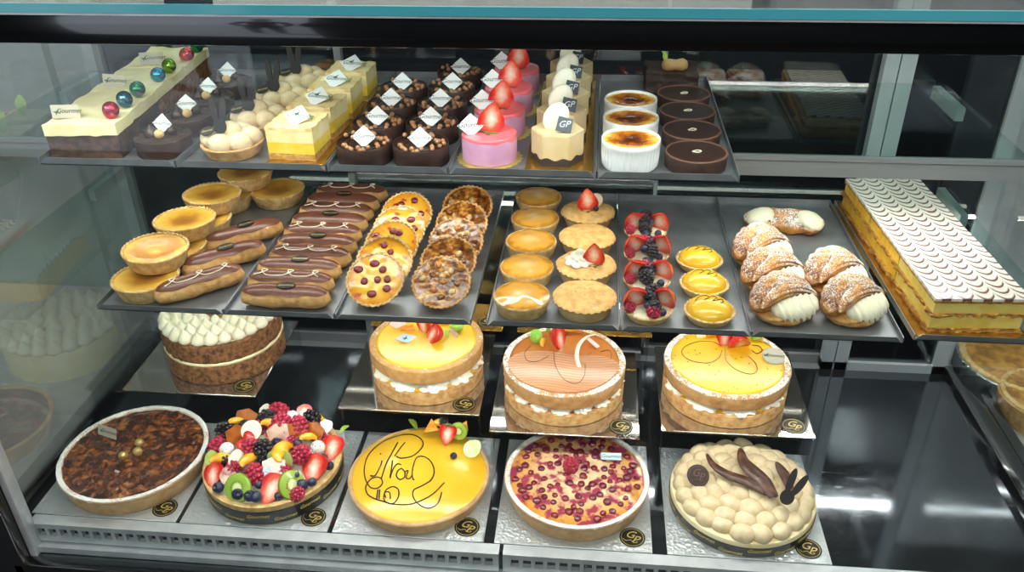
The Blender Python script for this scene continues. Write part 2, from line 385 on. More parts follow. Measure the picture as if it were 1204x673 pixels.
def sheet_path(bm, pts, wid, th=.0006):
    "a thin curved strip following pts, wid across x"
    pts = [V(p) for p in pts]
    for i, (p, q) in enumerate(zip(pts, pts[1:])):
        a = wid[i]/2; b = wid[i+1]/2
        vs = [bm.verts.new(x) for x in (p-V((a, 0, 0)), p+V((a, 0, 0)), q+V((b, 0, 0)), q-V((b, 0, 0)))]; bm.faces.new(vs)
    bmesh.ops.remove_doubles(bm, verts=bm.verts[:], dist=1e-6)
    bmesh.ops.recalc_face_normals(bm, faces=bm.faces[:])
    bmesh.ops.solidify(bm, geom=bm.faces[:], thickness=th)
_txt = {}
def text_mesh(s, size, shear=.35, ext=.0001):
    k = (s, size, shear)
    if k not in _txt:
        c = bpy.data.curves.new('lettering', 'FONT'); c.body = s; c.size = size; c.shear = shear; c.extrude = ext
        c.align_x = 'CENTER'; c.align_y = 'CENTER'; c.resolution_u = 3
        o = bpy.data.objects.new('lettering', c); COL.objects.link(o)
        bpy.context.view_layer.update()
        me = bpy.data.meshes.new_from_object(o.evaluated_get(bpy.context.evaluated_depsgraph_get()))
        bpy.data.objects.remove(o); _txt[k] = me
    return _txt[k]
def text(s, size, m, parent, loc=(0, 0, 0), rot=(0, 0, 0), shear=.35, name='lettering'):
    k = (s, size, shear, m)
    if k not in _txt:
        me = text_mesh(s, size, shear).copy(); me.materials.clear(); me.materials.append(M[m]); _txt[k] = me
    return place(name, _txt[k], parent, loc, rot)
# shared garnish meshes -----------------------------------------------------
def proto_mesh(name, bm, mats, angle=42):
    o = build(name, bm, mats, None, angle); me = o.data; bpy.data.objects.remove(o); return me
ME = {}
def straw_bm(cut=True, s=1.0):
    bm = NB(); prof = []
    L = .030*s; W = .0125*s; N = 14
    for i in range(N+1):
        t = i/N; r = W*(math.sin(PI*min(1, t**.62))**.8 if 0 < t < 1 else 0)*(1-.12*t)
        prof.append((max(r, 0), L*(t-.5)))
    prof = [(r, -z) for r, z in prof]   # blunt end on top
    lathe(bm, prof, 28)
    if cut:
        bmesh.ops.bisect_plane(bm, geom=bm.verts[:]+bm.edges[:]+bm.faces[:], plane_co=(0, 0, 0), plane_no=(0, -1, 0), clear_outer=True)
        e = [x for x in bm.edges if x.is_boundary]
        r = bmesh.ops.contextual_create(bm, geom=e)
        for f in r['faces']: f.material_index = 1
    return bm
ME['straw_half'] = proto_mesh('strawberry', straw_bm(True), ['straw', 'straw_cut'])
ME['straw'] = proto_mesh('strawberry', straw_bm(False), ['straw'])
bm = NB()
for k in range(6):
    a = k*PI/3
    prism(bm, [(0, -.0022), (.005, -.0026), (.0105, 0), (.005, .0026), (0, .0022)], 0, .0006, mx=Matrix.Rotation(a, 4, 'Z') @ Matrix.Rotation(.25, 4, 'Y'))
ME['calyx'] = proto_mesh('calyx', bm, 'leaf_dark')
def drupelet(bm, rx, rz, rows, size, seed):
    q = random.Random(seed); ball(bm, (0, 0, 0), (rx*.85, rx*.85, rz*.85), 2)
    for i in range(rows):
        ph = PI*(i+.5)/rows; rr = rx*math.sin(ph)**.8; z = rz*math.cos(ph); m = max(1, int(2*PI*rr/(size*1.7)))
        for k in range(m):
            a = 2*PI*(k+.5*(i % 2))/m
            ball(bm, (rr*math.cos(a)*.95, rr*math.sin(a)*.95, z*.95), size*q.uniform(.9, 1.1), 1)
bm = NB(); drupelet(bm, .0085, .0105, 6, .0027, 1); ME['rasp'] = proto_mesh('raspberry', bm, 'rasp', 180)
bm = NB(); drupelet(bm, .0080, .0105, 6, .0027, 2); ME['blackb'] = proto_mesh('blackberry', bm, 'blackb', 180)
bm = NB(); lathe(bm, [(0, -.0056), (.003, -.005), (.0054, -.0025), (.0062, .0005), (.0054, .0036), (.0034, .0054), (.0028, .0060), (.0020, .0050), (0, .0044)], 16); ME['blue'] = proto_mesh('blueberry', bm, 'blue')
bm = NB(); ball(bm, (0, 0, 0), .0075, 2); ME['dragon'] = proto_mesh('dragonfruit_ball', bm, 'dragon', 180)
bm = NB(); lathe(bm, [(0, 0), (.0125, 0), (.014, .0012), (.0135, .0034), (.012, .004), (0, .004)], 28); ME['kiwi'] = proto_mesh('kiwi_slice', bm, 'kiwi')
def wedge(a, b, h, n=12):
    bm = NB(); rings = []
    for i in range(n+1):
        t = PI*i/n; c = V((a*math.cos(t), a*.55*math.sin(t), 0)); w = b*max(.06, math.sin(t))**.7
        nrm = V((math.cos(t), math.sin(t), 0))
        rings.append([bm.verts.new(c+nrm*w*.5*math.cos(s)+V((0, 0, h*.5*max(.15, math.sin(t))*math.sin(s)))) for s in [2*PI*k/8 for k in range(8)]])
    for A, B in zip(rings, rings[1:]):
        for k in range(8): bm.faces.new((A[k], A[(k+1) % 8], B[(k+1) % 8], B[k]))
    bm.faces.new(rings[0][::-1]); bm.faces.new(rings[-1]); return bm
ME['peach'] = proto_mesh('peach_slice', wedge(.010, .0115, .009), 'mango_fruit', 180)
bm = NB(); lathe(bm, [(0, -.012), (.006, -.010), (.010, -.004), (.0098, .003), (.006, .009), (.002, .012), (0, .0124)], 18)
bmesh.ops.bisect_plane(bm, geom=bm.verts[:]+bm.edges[:]+bm.faces[:], plane_co=(0, 0, 0), plane_no=(0, -1, 0), clear_outer=True)
bmesh.ops.contextual_create(bm, geom=[x for x in bm.edges if x.is_boundary])
ME['pear'] = proto_mesh('pear_slice', bm.copy(), 'pear'); ME['fig'] = proto_mesh('fig_slice', bm.copy(), 'fig'); ME['melon'] = proto_mesh('melon_slice', bm, 'melon')
def leaf_bm(L=.02, W=.009, bend=.35):
    bm = NB(); pts = []
    for i in range(7):
        t = i/6; pts.append((0, L*t, L*bend*math.sin(t*PI)*.5+L*bend*t))
    sheet_path(bm, pts, [W*(.12+math.sin(PI*min(1, i/6*.95+.03))) for i in range(7)]); return bm
ME['leaf'] = proto_mesh('leaf', leaf_bm(), 'leaf')
def rosette_bm(r, h, lobes=8, tw=2.2, n=48, rows=12):
    bm = NB(); prof = [(0, 0)]
    for i in range(rows+1):
        t = i/rows; prof.append((r*(1-t)**.75*(1+.12*math.sin(t*PI*5)) if i < rows else 0, h*t))
    lathe(bm, prof, n, f=lambda a, rr, z: (rr*(1+.13*math.cos(lobes*(a+tw*z/h))), z)); return bm
ME['rosette'] = proto_mesh('cream_rosette', rosette_bm(.016, .014), 'cream_white', 70)
def kiss_bm(r, h, n=16):
    bm = NB(); lathe(bm, [(0, 0), (r*.8, 0), (r, h*.18), (r*.92, h*.38), (r*.6, h*.62), (r*.25, h*.84), (r*.06, h*.98), (0, h)], n); return bm
def card(parent, w, loc, rz=0, m='card_white', txt='Gourmet', tilt=-.35, ink='ink', diamond=True, emblem=False):
    "small upright card; its printed face looks toward -Y"
    bm = NB(); h = w/2
    k = f'card{w}{m}{diamond}'
    if k not in ME:
        if diamond: poly = [(0, -h), (h*1.15, 0), (0, h), (-h*1.15, 0)]
        else: poly = [(-h, -h*.48), (h, -h*.48), (h, h*.48), (-h, h*.48)]
        prism(bm, poly, -.0003, .0003); ME[k] = proto_mesh('card', bm, m)
    o = place('name_card', ME[k], parent, loc, (PI/2+tilt, 0, rz))
    text(txt, w*(.30 if diamond else .24), ink, o, (0 if not emblem else w*.12, w*.02, .0005))
    if emblem:
        if 'swallow' not in ME:
            b = NB(); prism(b, [(-.0055, .002), (-.001, .001), (.004, .0035), (.001, -.0005), (.003, -.004), (-.001, -.0015), (-.004, -.004), (-.003, -.001)], 0, .0002); ME['swallow'] = proto_mesh('emblem', b, 'ink_green')
        place('emblem', ME['swallow'], o, (-w*.28 if not diamond else 0, w*.1 if diamond else 0, .0005), (0, 0, .3))
    return o
def straw(parent, loc, rot, half=True, s=1.0, cal=True):
    o = place('strawberry', ME['straw_half' if half else 'straw'], parent, loc, rot, s)
    if cal: place('calyx', ME['calyx'], o, (0, .002 if half else 0, .0142), (0, 0, R.uniform(0, 1)))
    return o
def put(kind, name, parent, loc, rot=None, s=1.0):
    if rot is None: rot = (R.uniform(-.8, .8), R.uniform(-.8, .8), R.uniform(0, 6.28))
    return place(name, ME[kind], parent, loc, rot, s)
def bunny_me():
    if 'bunny' not in ME:
        bm = NB(); poly = []
        prism(bm, ell(0, .006, .0065, .0075, 18), -.0009, .0009)
        prism(bm, ell(-.0045, .022, .0034, .0125, 18, .12), -.0008, .0010)
        prism(bm, ell(.0045, .022, .0034, .0125, 18, -.12), -.0010, .0008)
        ME['bunny'] = proto_mesh('chocolate_bunny', bm, 'choc_black')
    return ME['bunny']
def monogram(parent, z, r, mgold='gold', ring=True):
    "gold ring with the letters G and P"
    if ring:
        b = NB(); tube(b, [(r*.86*math.cos(a), r*.86*math.sin(a), z) for a in [2*PI*i/40 for i in range(40)]], r*.018, 5, True)
        tube(b, smooth_path([(r*x, r*y, z) for x, y in ((-.7, -.25), (-.45, -.42), (-.1, -.3), (.15, -.5), (.45, -.42), (.3, -.28))], 5), r*.018, 5)
        build('ring', b, mgold, parent)
    text('G', r*1.0, mgold, parent, (-r*.22, r*.22, z), name='monogram')
    text('P', r*1.0, mgold, parent, (r*.24, -r*.18, z), name='monogram')
# ------------------------------------------------------------------ setting
DZ, MZ, TZ, RZ = .615, 1.015, 1.19, .70      # deck, middle trays, top trays, risers
GY, RY = .855, 1.385                          # front glass, rear doors
XL, XR = -.88, .685
def struct(name, bm, m, angle=42):
    o = build(name, bm, m, None, angle); o['kind'] = 'structure'; return o
b = NB(); box(b, -6, 6, -2.2, 6, -.1, 0); struct('floor', b, 'floor')
b = NB(); box(b, -12, 12, -14, -2.2, -.1, -.005); struct('pavement', b, 'pave')
b = NB(); box(b, -6, 6, 3.4, 3.5, 0, 2.9); struct('wall_back', b, 'wall')
b = NB(); box(b, -6, 6, -2.2, 3.5, 2.9, 3.0); struct('ceiling', b, 'ceiling')
b = NB(); box(b, -6.1, -6, -2.2, 3.5, 0, 2.9); struct('wall_left', b, 'wall')
b = NB(); box(b, 6, 6.1, -2.2, 3.5, 0, 2.9); struct('wall_right', b, 'wall')
b = NB(); box(b, -1.65, 6, -2.3, -2.2, 0, 2.9); struct('unseen_wall_front', b, 'wall')  # unseen wall added to keep the reflection in the front glass dark
b = NB(); box(b, -6, -3.7, -2.3, -2.2, 0, 2.9); struct('unseen_wall_front', b, 'wall')
b = NB(); box(b, -3.7, -1.65, -2.3, -2.2, 2.5, 2.9); struct('unseen_wall_front', b, 'wall')  # opening below is placed so bright paving reflects at the left
# the display case ----------------------------------------------------------
case = thing('display_case', 'black and steel glass fronted pastry display case filled with cakes', 'display case', (0, 0, 0))
def cpart(name, m, *boxes, bev=0, parent=None, label=None):
    b = NB()
    for x in boxes: box(b, *x, bev=bev)
    o = build(name, b, m, parent or case)
    if label: o['label'] = label
    return o
cpart('deck', 'deck', (XL, XR, .885, RY, DZ-.02, DZ))
cpart('base', 'black_matt', (XL-.07, XR+.07, .845, RY+.05, .08, DZ-.075))
cpart('lower_ledge', 'steel', (XL+.03, XR, .862, .884, DZ-.052, DZ-.04))
cpart('bottom_frame', 'black', (XL+.0, XR+.07, .835, .866, DZ-.09, DZ-.053), bev=.002)
# perforated vent pieces
def vent(x0, x1):
    b = NB(); n = int((x1-x0-.026)/.0182); w = .0122
    box(b, x0, x1, .872, .880, DZ-.009, DZ-.002); box(b, x0, x1, .872, .880, DZ-.036, DZ-.0245)
    xs = [x0+.012+i*.0182 for i in range(n+1)]
    px = x0
    for x in xs: box(b, px, x, .872, .880, DZ-.0245, DZ-.009); px = x+w
    box(b, px, x1, .872, .880, DZ-.0245, DZ-.009)
    box(b, x0, x1, .872, .892, DZ-.002, DZ+.0005)
    o = build('vent_grille', b, 'steel', case); return o
vent(XL+.02, -.117); vent(-.111, XR-.005)
cpart('vent_shade_sheet', 'black_matt', (XL+.02, XR, .8805, .8845, DZ-.045, DZ-.003))  # black sheet stands in for the shade behind the grille holes
# side sills
cpart('side_sill', 'black', (XL-.035, XL, .90, RY, DZ-.06, DZ+.022), bev=.003)
cpart('side_sill', 'black', (XR, XR+.035, .90, RY, DZ-.06, DZ+.022), bev=.003)
# glazing
HZ = 1.372
cpart('front_glass', 'glass', (XL, XR+.02, GY, GY+.006, DZ-.05, HZ))
sl = cpart('side_glass', 'glass_side', (XL-.012, XL-.006, GY+.02, RY, DZ+.02, 1.39))
cpart('side_glass', 'glass', (XR+.006, XR+.012, GY+.02, RY, DZ+.02, 1.39))
cpart('corner_post', 'steel', (XL+.018, XL+.030, GY-.001, GY+.02, DZ-.055, 1.36), bev=.002)
cpart('outer_frame', 'black', (XL-.05, XL+.0175, GY-.02, GY+.005, DZ-.3, .80), bev=.003)
cpart('header', 'black', (XL-.05, XR+.1, GY-.001, GY+.045, HZ-.001, 1.4025), bev=.002)
cpart('top_glass', 'glass_shelf', (XL-.05, XR+.1, GY-.004, RY+.05, 1.405, 1.4145))
cpart('top_glass_edge', 'glass_edge', (XL-.05, XR+.1, GY-.008, GY-.0042, 1.405, 1.4145), label='teal green polished glass edge')
cpart('edge_trim', 'steel', (XL-.05, XR+.1, GY-.007, GY+.002, 1.4025, 1.405))
# rear sliding doors
def door(x0, x1, y, wide):
    if wide: fb = [(x0, x0+.022, y, y+.02, DZ, 1.39), (x0+.024, x0+.048, y, y+.02, DZ, 1.39), (x1-.03, x1, y, y+.02, DZ, 1.39)]; g0 = x0+.05
    else: fb = [(x0, x0+.012, y, y+.02, DZ, 1.39)]; g0 = x0+.014
    fr = cpart('door_frame', 'white_frame' if wide else 'rail', *fb, (x0, x1, y, y+.02, DZ-.01, DZ+.018), (x0, x1, y, y+.02, 1.36, 1.39))
    cpart('door_pane', 'glass_dark', (g0, x1-(.03 if wide else 0), y+.008, y+.012, DZ+.018, 1.36), parent=fr)
door(.458, XR+.01, RY, True); door(.105, .462, RY+.022, False); door(-.44, .11, RY, False); door(XL, -.435, RY+.022, False)
cpart('rear_track', 'rail', (XL, XR, RY-.004, RY+.045, DZ-.03, DZ-.002))
# lights of the case
def led(x0, x1, y, z, energy, dirv, sy=.012, col=(1, .97, .92)):
    cpart('led_strip', 'led', (x0, x1, y-.004, y+.004, z, z+.004))
    L = bpy.data.lights.new('led_lamp', 'AREA'); L.shape = 'RECTANGLE'; L.size = x1-x0; L.size_y = sy; L.energy = energy; L.color = col
    o = bpy.data.objects.new('led_lamp', L); COL.objects.link(o); o.location = ((x0+x1)/2, y, z-.002)
    o.rotation_euler = V(dirv).to_track_quat('-Z', 'Y').to_euler(); o.parent = case
    return o
led(XL+.05, XR-.03, GY+.035, HZ-.006, 2.6, (0, .42, -.9))
led(-.70, .54, 1.074, 1.164, 1.5, (0, -.12, -1))
for xa, xb in ((-.665, -.155), (-.118, .372), (.408, .53)): led(xa, xb, .968, .998, 3.5*(xb-xa), (0, .12, -1))
led(-.58, .655, 1.372, .955, 2.6, (0, -.5, -.85))
# shelves
def shelf(label, x0, x1, y0, y1, z, rail=True):
    s = thing('glass_shelf', label, 'shelf', (0, 0, 0))
    b = NB(); box(b, x0, x1, y0, y1, z-.0075, z-.0015); build('shelf_glass', b, 'glass_shelf', s)
    b = NB(); box(b, x0, x1, y0-.006, y0+.004, z-.030, z-.0078); box(b, x0, x1, y0-.006, y0+.016, z-.0078, z-.0076); box(b, x0, x1, y0-.008, y0-.0062, z-.0078, z-.0005)
    if rail: build('shelf_rail', b, 'rail', s)
    else: b.free()
    for x in (x0+.002, x1-.014):
        b = NB(); box(b, x, x+.012, y1-.1, y1+.01, z-.028, z-.008); build('bracket', b, 'steel', s)
shelf('upper clear glass shelf with grey steel front rail under the top trays', XL+.005, .552, 1.056, 1.372, TZ-.0015)
shelf('middle clear glass shelf under the pastry trays, below the steel rail shelf', XL+.005, .60, .955, 1.372, MZ-.0015, False)
# trays
TH = .0012
def tray(label, x0, x1, y0, y1, z, skew=0., h=.012, group='steel display trays'):
    w = x1-x0; L = y1-y0
    b = NB()
    box(b, 0, w, 0, L, 0, TH)
    prism(b, [(0, 0), (w, 0), (w-h*.95, h), (h*.95, h)], 0, TH, mx=Matrix.Translation((0, TH, 0)) @ Matrix.Rotation(PI/2, 4, 'X'))
    box(b, -TH, 0, 0, L, 0, h); box(b, w, w+TH, 0, L, 0, h); box(b, 0, w, L-TH, L, 0, h)
    for v in b.verts: v.co.x += skew*v.co.y
    o = build('display_tray', b, 'tray'); o.location = (x0, y0, z)
    return tag(o, label, 'tray', group)
# ------------------------------------------------------------------ trays in use
TY0, TL = .952, .40
for nm, x0, x1 in (('holding frosted slab cake and nutty chocolate tarts at left', -.707, -.527),
                   ('holding meringue tartlets and yellow lemon squares on the top shelf', -.523, -.331),
                   ('holding pearl topped dark mousse cakes on the top shelf', -.327, -.1775),
                   ('holding pink strawberry cakes and beige hexagon cakes on the top shelf', -.174, .0045),
                   ('holding white ramekins and smooth chocolate tarts on the top shelf', .008, .1745)):
    tray('steel tray '+nm, x0, x1, TY0, TY0+TL, TZ, .004, .0095)
MY0, ML = .884, .395
for nm, x0, x1 in (('of stacked custard tarts and slanted eclairs', -.640, -.470), ('of ten eclairs in a straight column', -.467, -.323),
                   ('of leaning raspberry tarts and nut tarts', -.319, -.146), ('of glazed pies and lidded fruit pies', -.1235, .0405),
                   ('of berry tarts and shiny yellow lemon domes', .044, .2005), ('of sugared cream filled pastries', .204, .381)):
    tray('steel tray '+nm, x0, x1, MY0, MY0+ML, MZ, .002, .008)
tray('steel tray under the long feather iced custard slice', .398, .56, .892, 1.277, MZ, -.02, .008)
def board(label, x0, x1, y0, y1, z, m='gold_board', name='gold_board', cat='cake board', group=None, skew=0, th=.0016):
    b = NB(); box(b, 0, x1-x0, 0, y1-y0, 0, th, bev=.0004, seg=1)
    for v in b.verts: v.co.x += skew*v.co.y
    o = build(name, b, m); o.location = (x0, y0, z); return tag(o, label, cat, group)
TB = TZ+TH+.0002; MB = MZ+TH+.0002
board('gold card under the row of yellow lemon squares', -.414, -.338, .967, 1.30, TB)
board('gold card under the row of beige hexagon cakes', -.083, .0015, .966, 1.346, TB)
board('long gold card showing along the left of the custard slice', .400, .535, .899, 1.27, MB, skew=-.055)
# ---- generic shells
def shell(bm, rb, rtp, h, wall=.0035, fill=.75, crimp=0, amp=.0012, n=72, bevel=.0012):
    prof = [(0, 0), (rb*.96, 0), (rb, .001), (rb+(rtp-rb)*.5, h*.5), (rtp, h-.0012), (rtp-.0006, h), (rtp-wall+.0004, h), (rtp-wall, h-.0008), (rtp-wall-.0006, h*fill-.001), (0, h*fill-.001)]
    f = None
    if crimp:
        def f(a, r, z):
            if z > h*.75 and r > rtp-wall*1.3: return r+amp*math.cos(crimp*a), z+amp*.5*math.cos(crimp*a)
            return r, z
    lathe(bm, prof, n, f=f)
def disc(bm, r, z, dome=0, rows=6, n=48, edge=.0):
    lathe(bm, [(r, z-.001)]+[(r*(1-i/rows), z+dome*(1-(1-i/rows)**2)) for i in range(rows+1)], n)
def rowpts(a, b, n): return [(a[0]+(b[0]-a[0])*i/max(1, n-1), a[1]+(b[1]-a[1])*i/max(1, n-1)) for i in range(n)]
def spread(proto, pts, z, label, group, jrz=.25, rx=0, rfix=None):
    "place a finished thing and copies of it along pts"
    out = []
    for i, (x, y) in enumerate(pts):
        o = proto if i == 0 else dup(proto)
        o.location = (x, y, z); o.rotation_euler = (rx, 0, R.uniform(-jrz, jrz) if rfix is None else rfix)
        o['label'] = label.replace('%', nth(i, len(pts))); o['group'] = group; out.append(o)
    return out
# ---- top shelf: frosted slab in three portions, with eggs
def slab(i, x, y, L, W=.092):
    t = thing('frosted_slab_cake', f'{ORD[i]} block of dark spiced cake with thick cream frosting and foil eggs', 'cake', (x, y, TB), rad(5), 'frosted slab cakes')
    b = NB(); box(b, 0, W, 0, L, 0, .032, sub=7); disp(b, .0035, 90, i); 
    for v in b.verts: v.co.z = max(0, v.co.z)
    build('sponge', b, 'cake_dark' if i == 0 else 'cake_brown', t)
    b = NB(); box(b, -.001, W+.001, -.001, L+.0005, .0315, .046, sub=9)
    for v in b.verts:
        if v.co.z > .045: v.co.z += .003*noise.noise(v.co*38+V((i*5, 0, 0)))+.0012*noise.noise(v.co*110)
        elif v.co.z < .033: v.co.z -= .0025*max(0, noise.noise(v.co*80))
    build('frosting', b, 'icing', t, 70); return t
s1 = slab(0, -.699, .968, .138); s2 = slab(1, -.712, 1.110, .112); s3 = slab(2, -.722, 1.226, .112)
def egg(par, lx, ly, m):
    b = NB(); lathe(b, [(.0105*math.sin(PI*k/12)*(1-.1*math.cos(PI*k/12)), -.0118*math.cos(PI*k/12)) for k in range(13)], 20)
    build('foil_egg', b, m, par, loc=(lx, ly, .0565), rot=(R.uniform(-1, 1), R.uniform(-1, 1), R.uniform(0, 6)))
egg(s1, .081, .022, 'foil_red'); egg(s1, .081, .066, 'foil_blue'); egg(s1, .081, .110, 'foil_green')
egg(s2, .084, .036, 'foil_teal'); egg(s2, .084, .082, 'foil_lime'); egg(s3, .088, .03, 'foil_orange'); egg(s3, .088, .078, 'foil_green')
card(s1, .036, (.022, .022, .056), .05, 'card_tan', diamond=False, emblem=True, tilt=-.12)
card(s2, .036, (.030, .012, .056), -.25, 'card_tan', diamond=False, emblem=True, tilt=-.2)
card(s3, .036, (.040, .012, .056), .1, 'card_tan', diamond=False, emblem=True, tilt=-.15)
# ---- nutty chocolate tarts
t = thing('chocolate_nut_tart', '', 'tart')
b = NB(); lathe(b, [(0, 0), (.034, 0), (.0355, .001), (.0362, .021), (.0355, .0225), (.0335, .0225), (.033, .020), (0, .020)], 56); build('shell', b, 'choc', t)
b = NB(); lathe(b, [(.0334, .0195)]+[(.0334*(1-k/8), .0215+.0025*math.sin(k/8*PI/2)) for k in range(9)], 40); disp(b, .0022, 170, 3); build('nut_filling', b, 'choc_nut', t)
b = kiss_bm(.0095, .017); build('chocolate_kiss', b, 'choc', t, loc=(-.008, -.010, .0225))
for k, (x, y) in enumerate(((.007, -.012), (.013, .004))):
    b = NB(); ball(b, (0, 0, 0), (.0066, .0066, .0062), 2); build('hazelnut', b, 'hazelnut' if k == 0 else 'choc_nut', t, 180, (x, y, .0285))
card(t, .026, (.002, .002, .0375), .1)
spread(t, rowpts((-.562, 1.004), (-.569, 1.243), 4), TB, '% dark nutty chocolate tart with hazelnut and white diamond card', 'nutty chocolate tarts', .3)
# ---- meringue tartlets with bunnies
def mtart(i):
    t = thing('meringue_tartlet', '', 'tart')
    b = NB(); shell(b, .033, .0405, .017, .004, .8); disp(b, .0006, 400); build('crust', b, 'crust', t)
    q = random.Random(i)
    sp = [(.024*math.cos(a), .024*math.sin(a), .021) for a in [2*PI*k/6+.3+i for k in range(6)]] + [(0, 0, .03)]
    for x, y, z in sp:
        b = NB(); ball(b, (0, 0, 0), (.0155, .0145, .0135), 3); disp(b, .001, 90, q.random()*9)
        build('meringue_kiss', b, 'meringue', t, 180, (x, y, z))
    o = place('chocolate_bunny', bunny_me(), t, (-.006, -.016, .034), (PI/2-.2, 0, q.uniform(-.2, .3)), 1.3)
    b = NB(); prism(b, ell(0, 0, .0105, .0062, 24), 0, .0012); p = build('chocolate_plaque', b, 'choc_black', t, loc=(-.022, -.018, .036), rot=(.7, -.25, 0))
    text('Gourmet', .0042, 'gold', p, (0, 0, .0013))
    return t
for i, (x, y) in enumerate(rowpts((-.468, 1.003), (-.452, 1.262), 4)):
    o = mtart(i); o.location = (x, y, TB); o['group'] = 'meringue tartlets'
    o['label'] = nth(i, 4)+' crusty tartlet of beige meringue balls with chocolate bunny ears'
# ---- lemon squares
t = thing('lemon_square', '', 'cake')
w, d = .031, .030
b = NB(); box(b, -w, w, -d, d, 0, .009, sub=5); disp(b, .0012, 250); build('biscuit_base', b, 'biscuit', t)
b = NB(); box(b, -w, w, -d, d, .0088, .0235, sub=3); disp(b, .0005, 150); build('curd_layer', b, 'lemon_cream', t)
b = NB(); box(b, -w, w, -d, d, .0233, .040, sub=3); disp(b, .0006, 150); build('mousse_layer', b, 'foam', t)
b = NB(); box(b, -w-.0004, w+.0004, -d-.0004, d+.0004, .0395, .043, sub=11)
for v in b.verts:
    if v.co.z > .042: v.co.z += .0035*abs(noise.noise(V((v.co.x*45, v.co.y*90, 2))))+.002*noise.noise(v.co*120)
build('toasted_top', b, 'toast', t, 80)
card(t, .034, (.004, -.006, .051), -.2, 'card_white', tilt=-.95, ink='ink_green', emblem=True)
b = NB(); sheet_path(b, [(0, 0, 0), (.006, .004, .005), (.014, .006, .006), (.020, .005, .002)], [.006, .011, .011, .005]); build('meringue_flake', b, 'toast', t, loc=(-.02, .004, .0445))
b = NB(); sheet_path(b, [(0, 0, 0), (.004, .005, .005), (.011, .008, .005), (.016, .006, .001)], [.005, .009, .009, .004]); build('meringue_flake', b, 'foam', t, loc=(.004, .010, .0445), rot=(0, 0, -.5))
spread(t, rowpts((-.379, 1.008), (-.371, 1.245), 4), TB+.0018, '% yellow lemon square layered with pale mousse and toasted top', 'yellow lemon squares', .12)
# ---- pearl topped dark mousse cakes
t = thing('chocolate_mousse_cake', '', 'cake')
b = NB(); lathe(b, [(0, 0), (.0345, 0), (.0352, .001), (.0355, .0235), (.0350, .0245), (.0338, .0245), (.0335, .020), (0, .020)], 64); build('chocolate_collar', b, 'choc_matt', t)
b = NB(); lathe(b, [(.0334, .019)]+[(.0334*(1-k/16), .0212+.0012*math.cos(k/16*PI*7)*(1-k/16)+.0015*k/16) for k in range(17)], 48); build('ganache_swirl', b, 'choc', t, 80)
bb = NB(); ball(bb, (0, 0, 0), .0030, 2); ME['pearl'] = proto_mesh('crunch_pearl', bb, 'milk_choc', 180)
q = random.Random(5)
for k in range(26):
    a = q.uniform(0, 2*PI); rr = q.uniform(.017, .0315)
    if abs(a-4.7) < .35: rr = .03
    place('crunch_pearl', ME['pearl'], t, (rr*math.cos(a), rr*math.sin(a), .0242+q.choice((0, 0, 0, .003))))
card(t, .028, (0, -.006, .0325), 0, 'card_white', tilt=-.4)
ML_ = spread(t, rowpts((-.2895, .993), (-.2865, 1.224), 4), TB, '% dark mousse cake of the left row, topped with brown pearls', 'pearl topped dark mousse cakes', .5)
mr = dup(t)
spread(mr, rowpts((-.2165, .993), (-.2135, 1.305), 5), TB, '% dark mousse cake of the right row, topped with brown pearls', 'pearl topped dark mousse cakes', .5)
for o in COL.objects:
    if o.name.startswith('chocolate_mousse_cake'):
        for c in o.children:
            if c.name.startswith('name_card'): c.rotation_euler.z = -o.rotation_euler.z
# ---- pink strawberry cakes on doilies
t = thing('strawberry_mousse_cake', '', 'cake')
b = NB(); lathe(b, [(0, 0), (.034, 0), (.0348, .0008), (.035, .030), (.0345, .0312), (0, .0312)], 64); build('mousse', b, 'lilac', t)
b = NB(); lathe(b, [(.0351, .0305), (.0352, .0325), (.034, .0342), (.030, .0346), (0, .0346)], 64, f=lambda a, r, z: (r, z-(.003*max(0, math.sin(5*a+1)*math.sin(3*a)) if z < .031 else 0))); build('pink_glaze', b, 'pink', t)
s_ = straw(t, (.004, -.006, .0545), (-.15, PI+.12, .15), True, 1.45)
card(t, .030, (-.022, -.008, .0455), .15, 'card_white', tilt=-.25)
b = NB(); ball(b, (0, 0, 0), .0085, 3); build('pink_cream', b, 'pink', t, 180, (-.010, .010, .038))
pk = spread(t, rowpts((-.1305, 1.006), (-.1215, 1.290), 4), TB+.0012, '% round pink cake with halved strawberry and diamond card', 'pink strawberry cakes', .12)
for i, o in enumerate(pk):
    b = NB(); lathe(b, [(0, 0), (.040, 0), (.0415, .0006), (.040, .0010), (0, .0009)], 96, f=lambda a, r, z: (r+(.0016*math.cos(24*a) if r > .03 else 0), z+(.0006*math.cos(24*a) if r > .0402 else 0)))
    d_ = build('gold_doily', b, 'gold_foil'); d_.location = (o.location.x, o.location.y, TB); tag(d_, f'gold scalloped doily under the {nth(i, 4)} pink cake', 'doily', 'gold doilies')
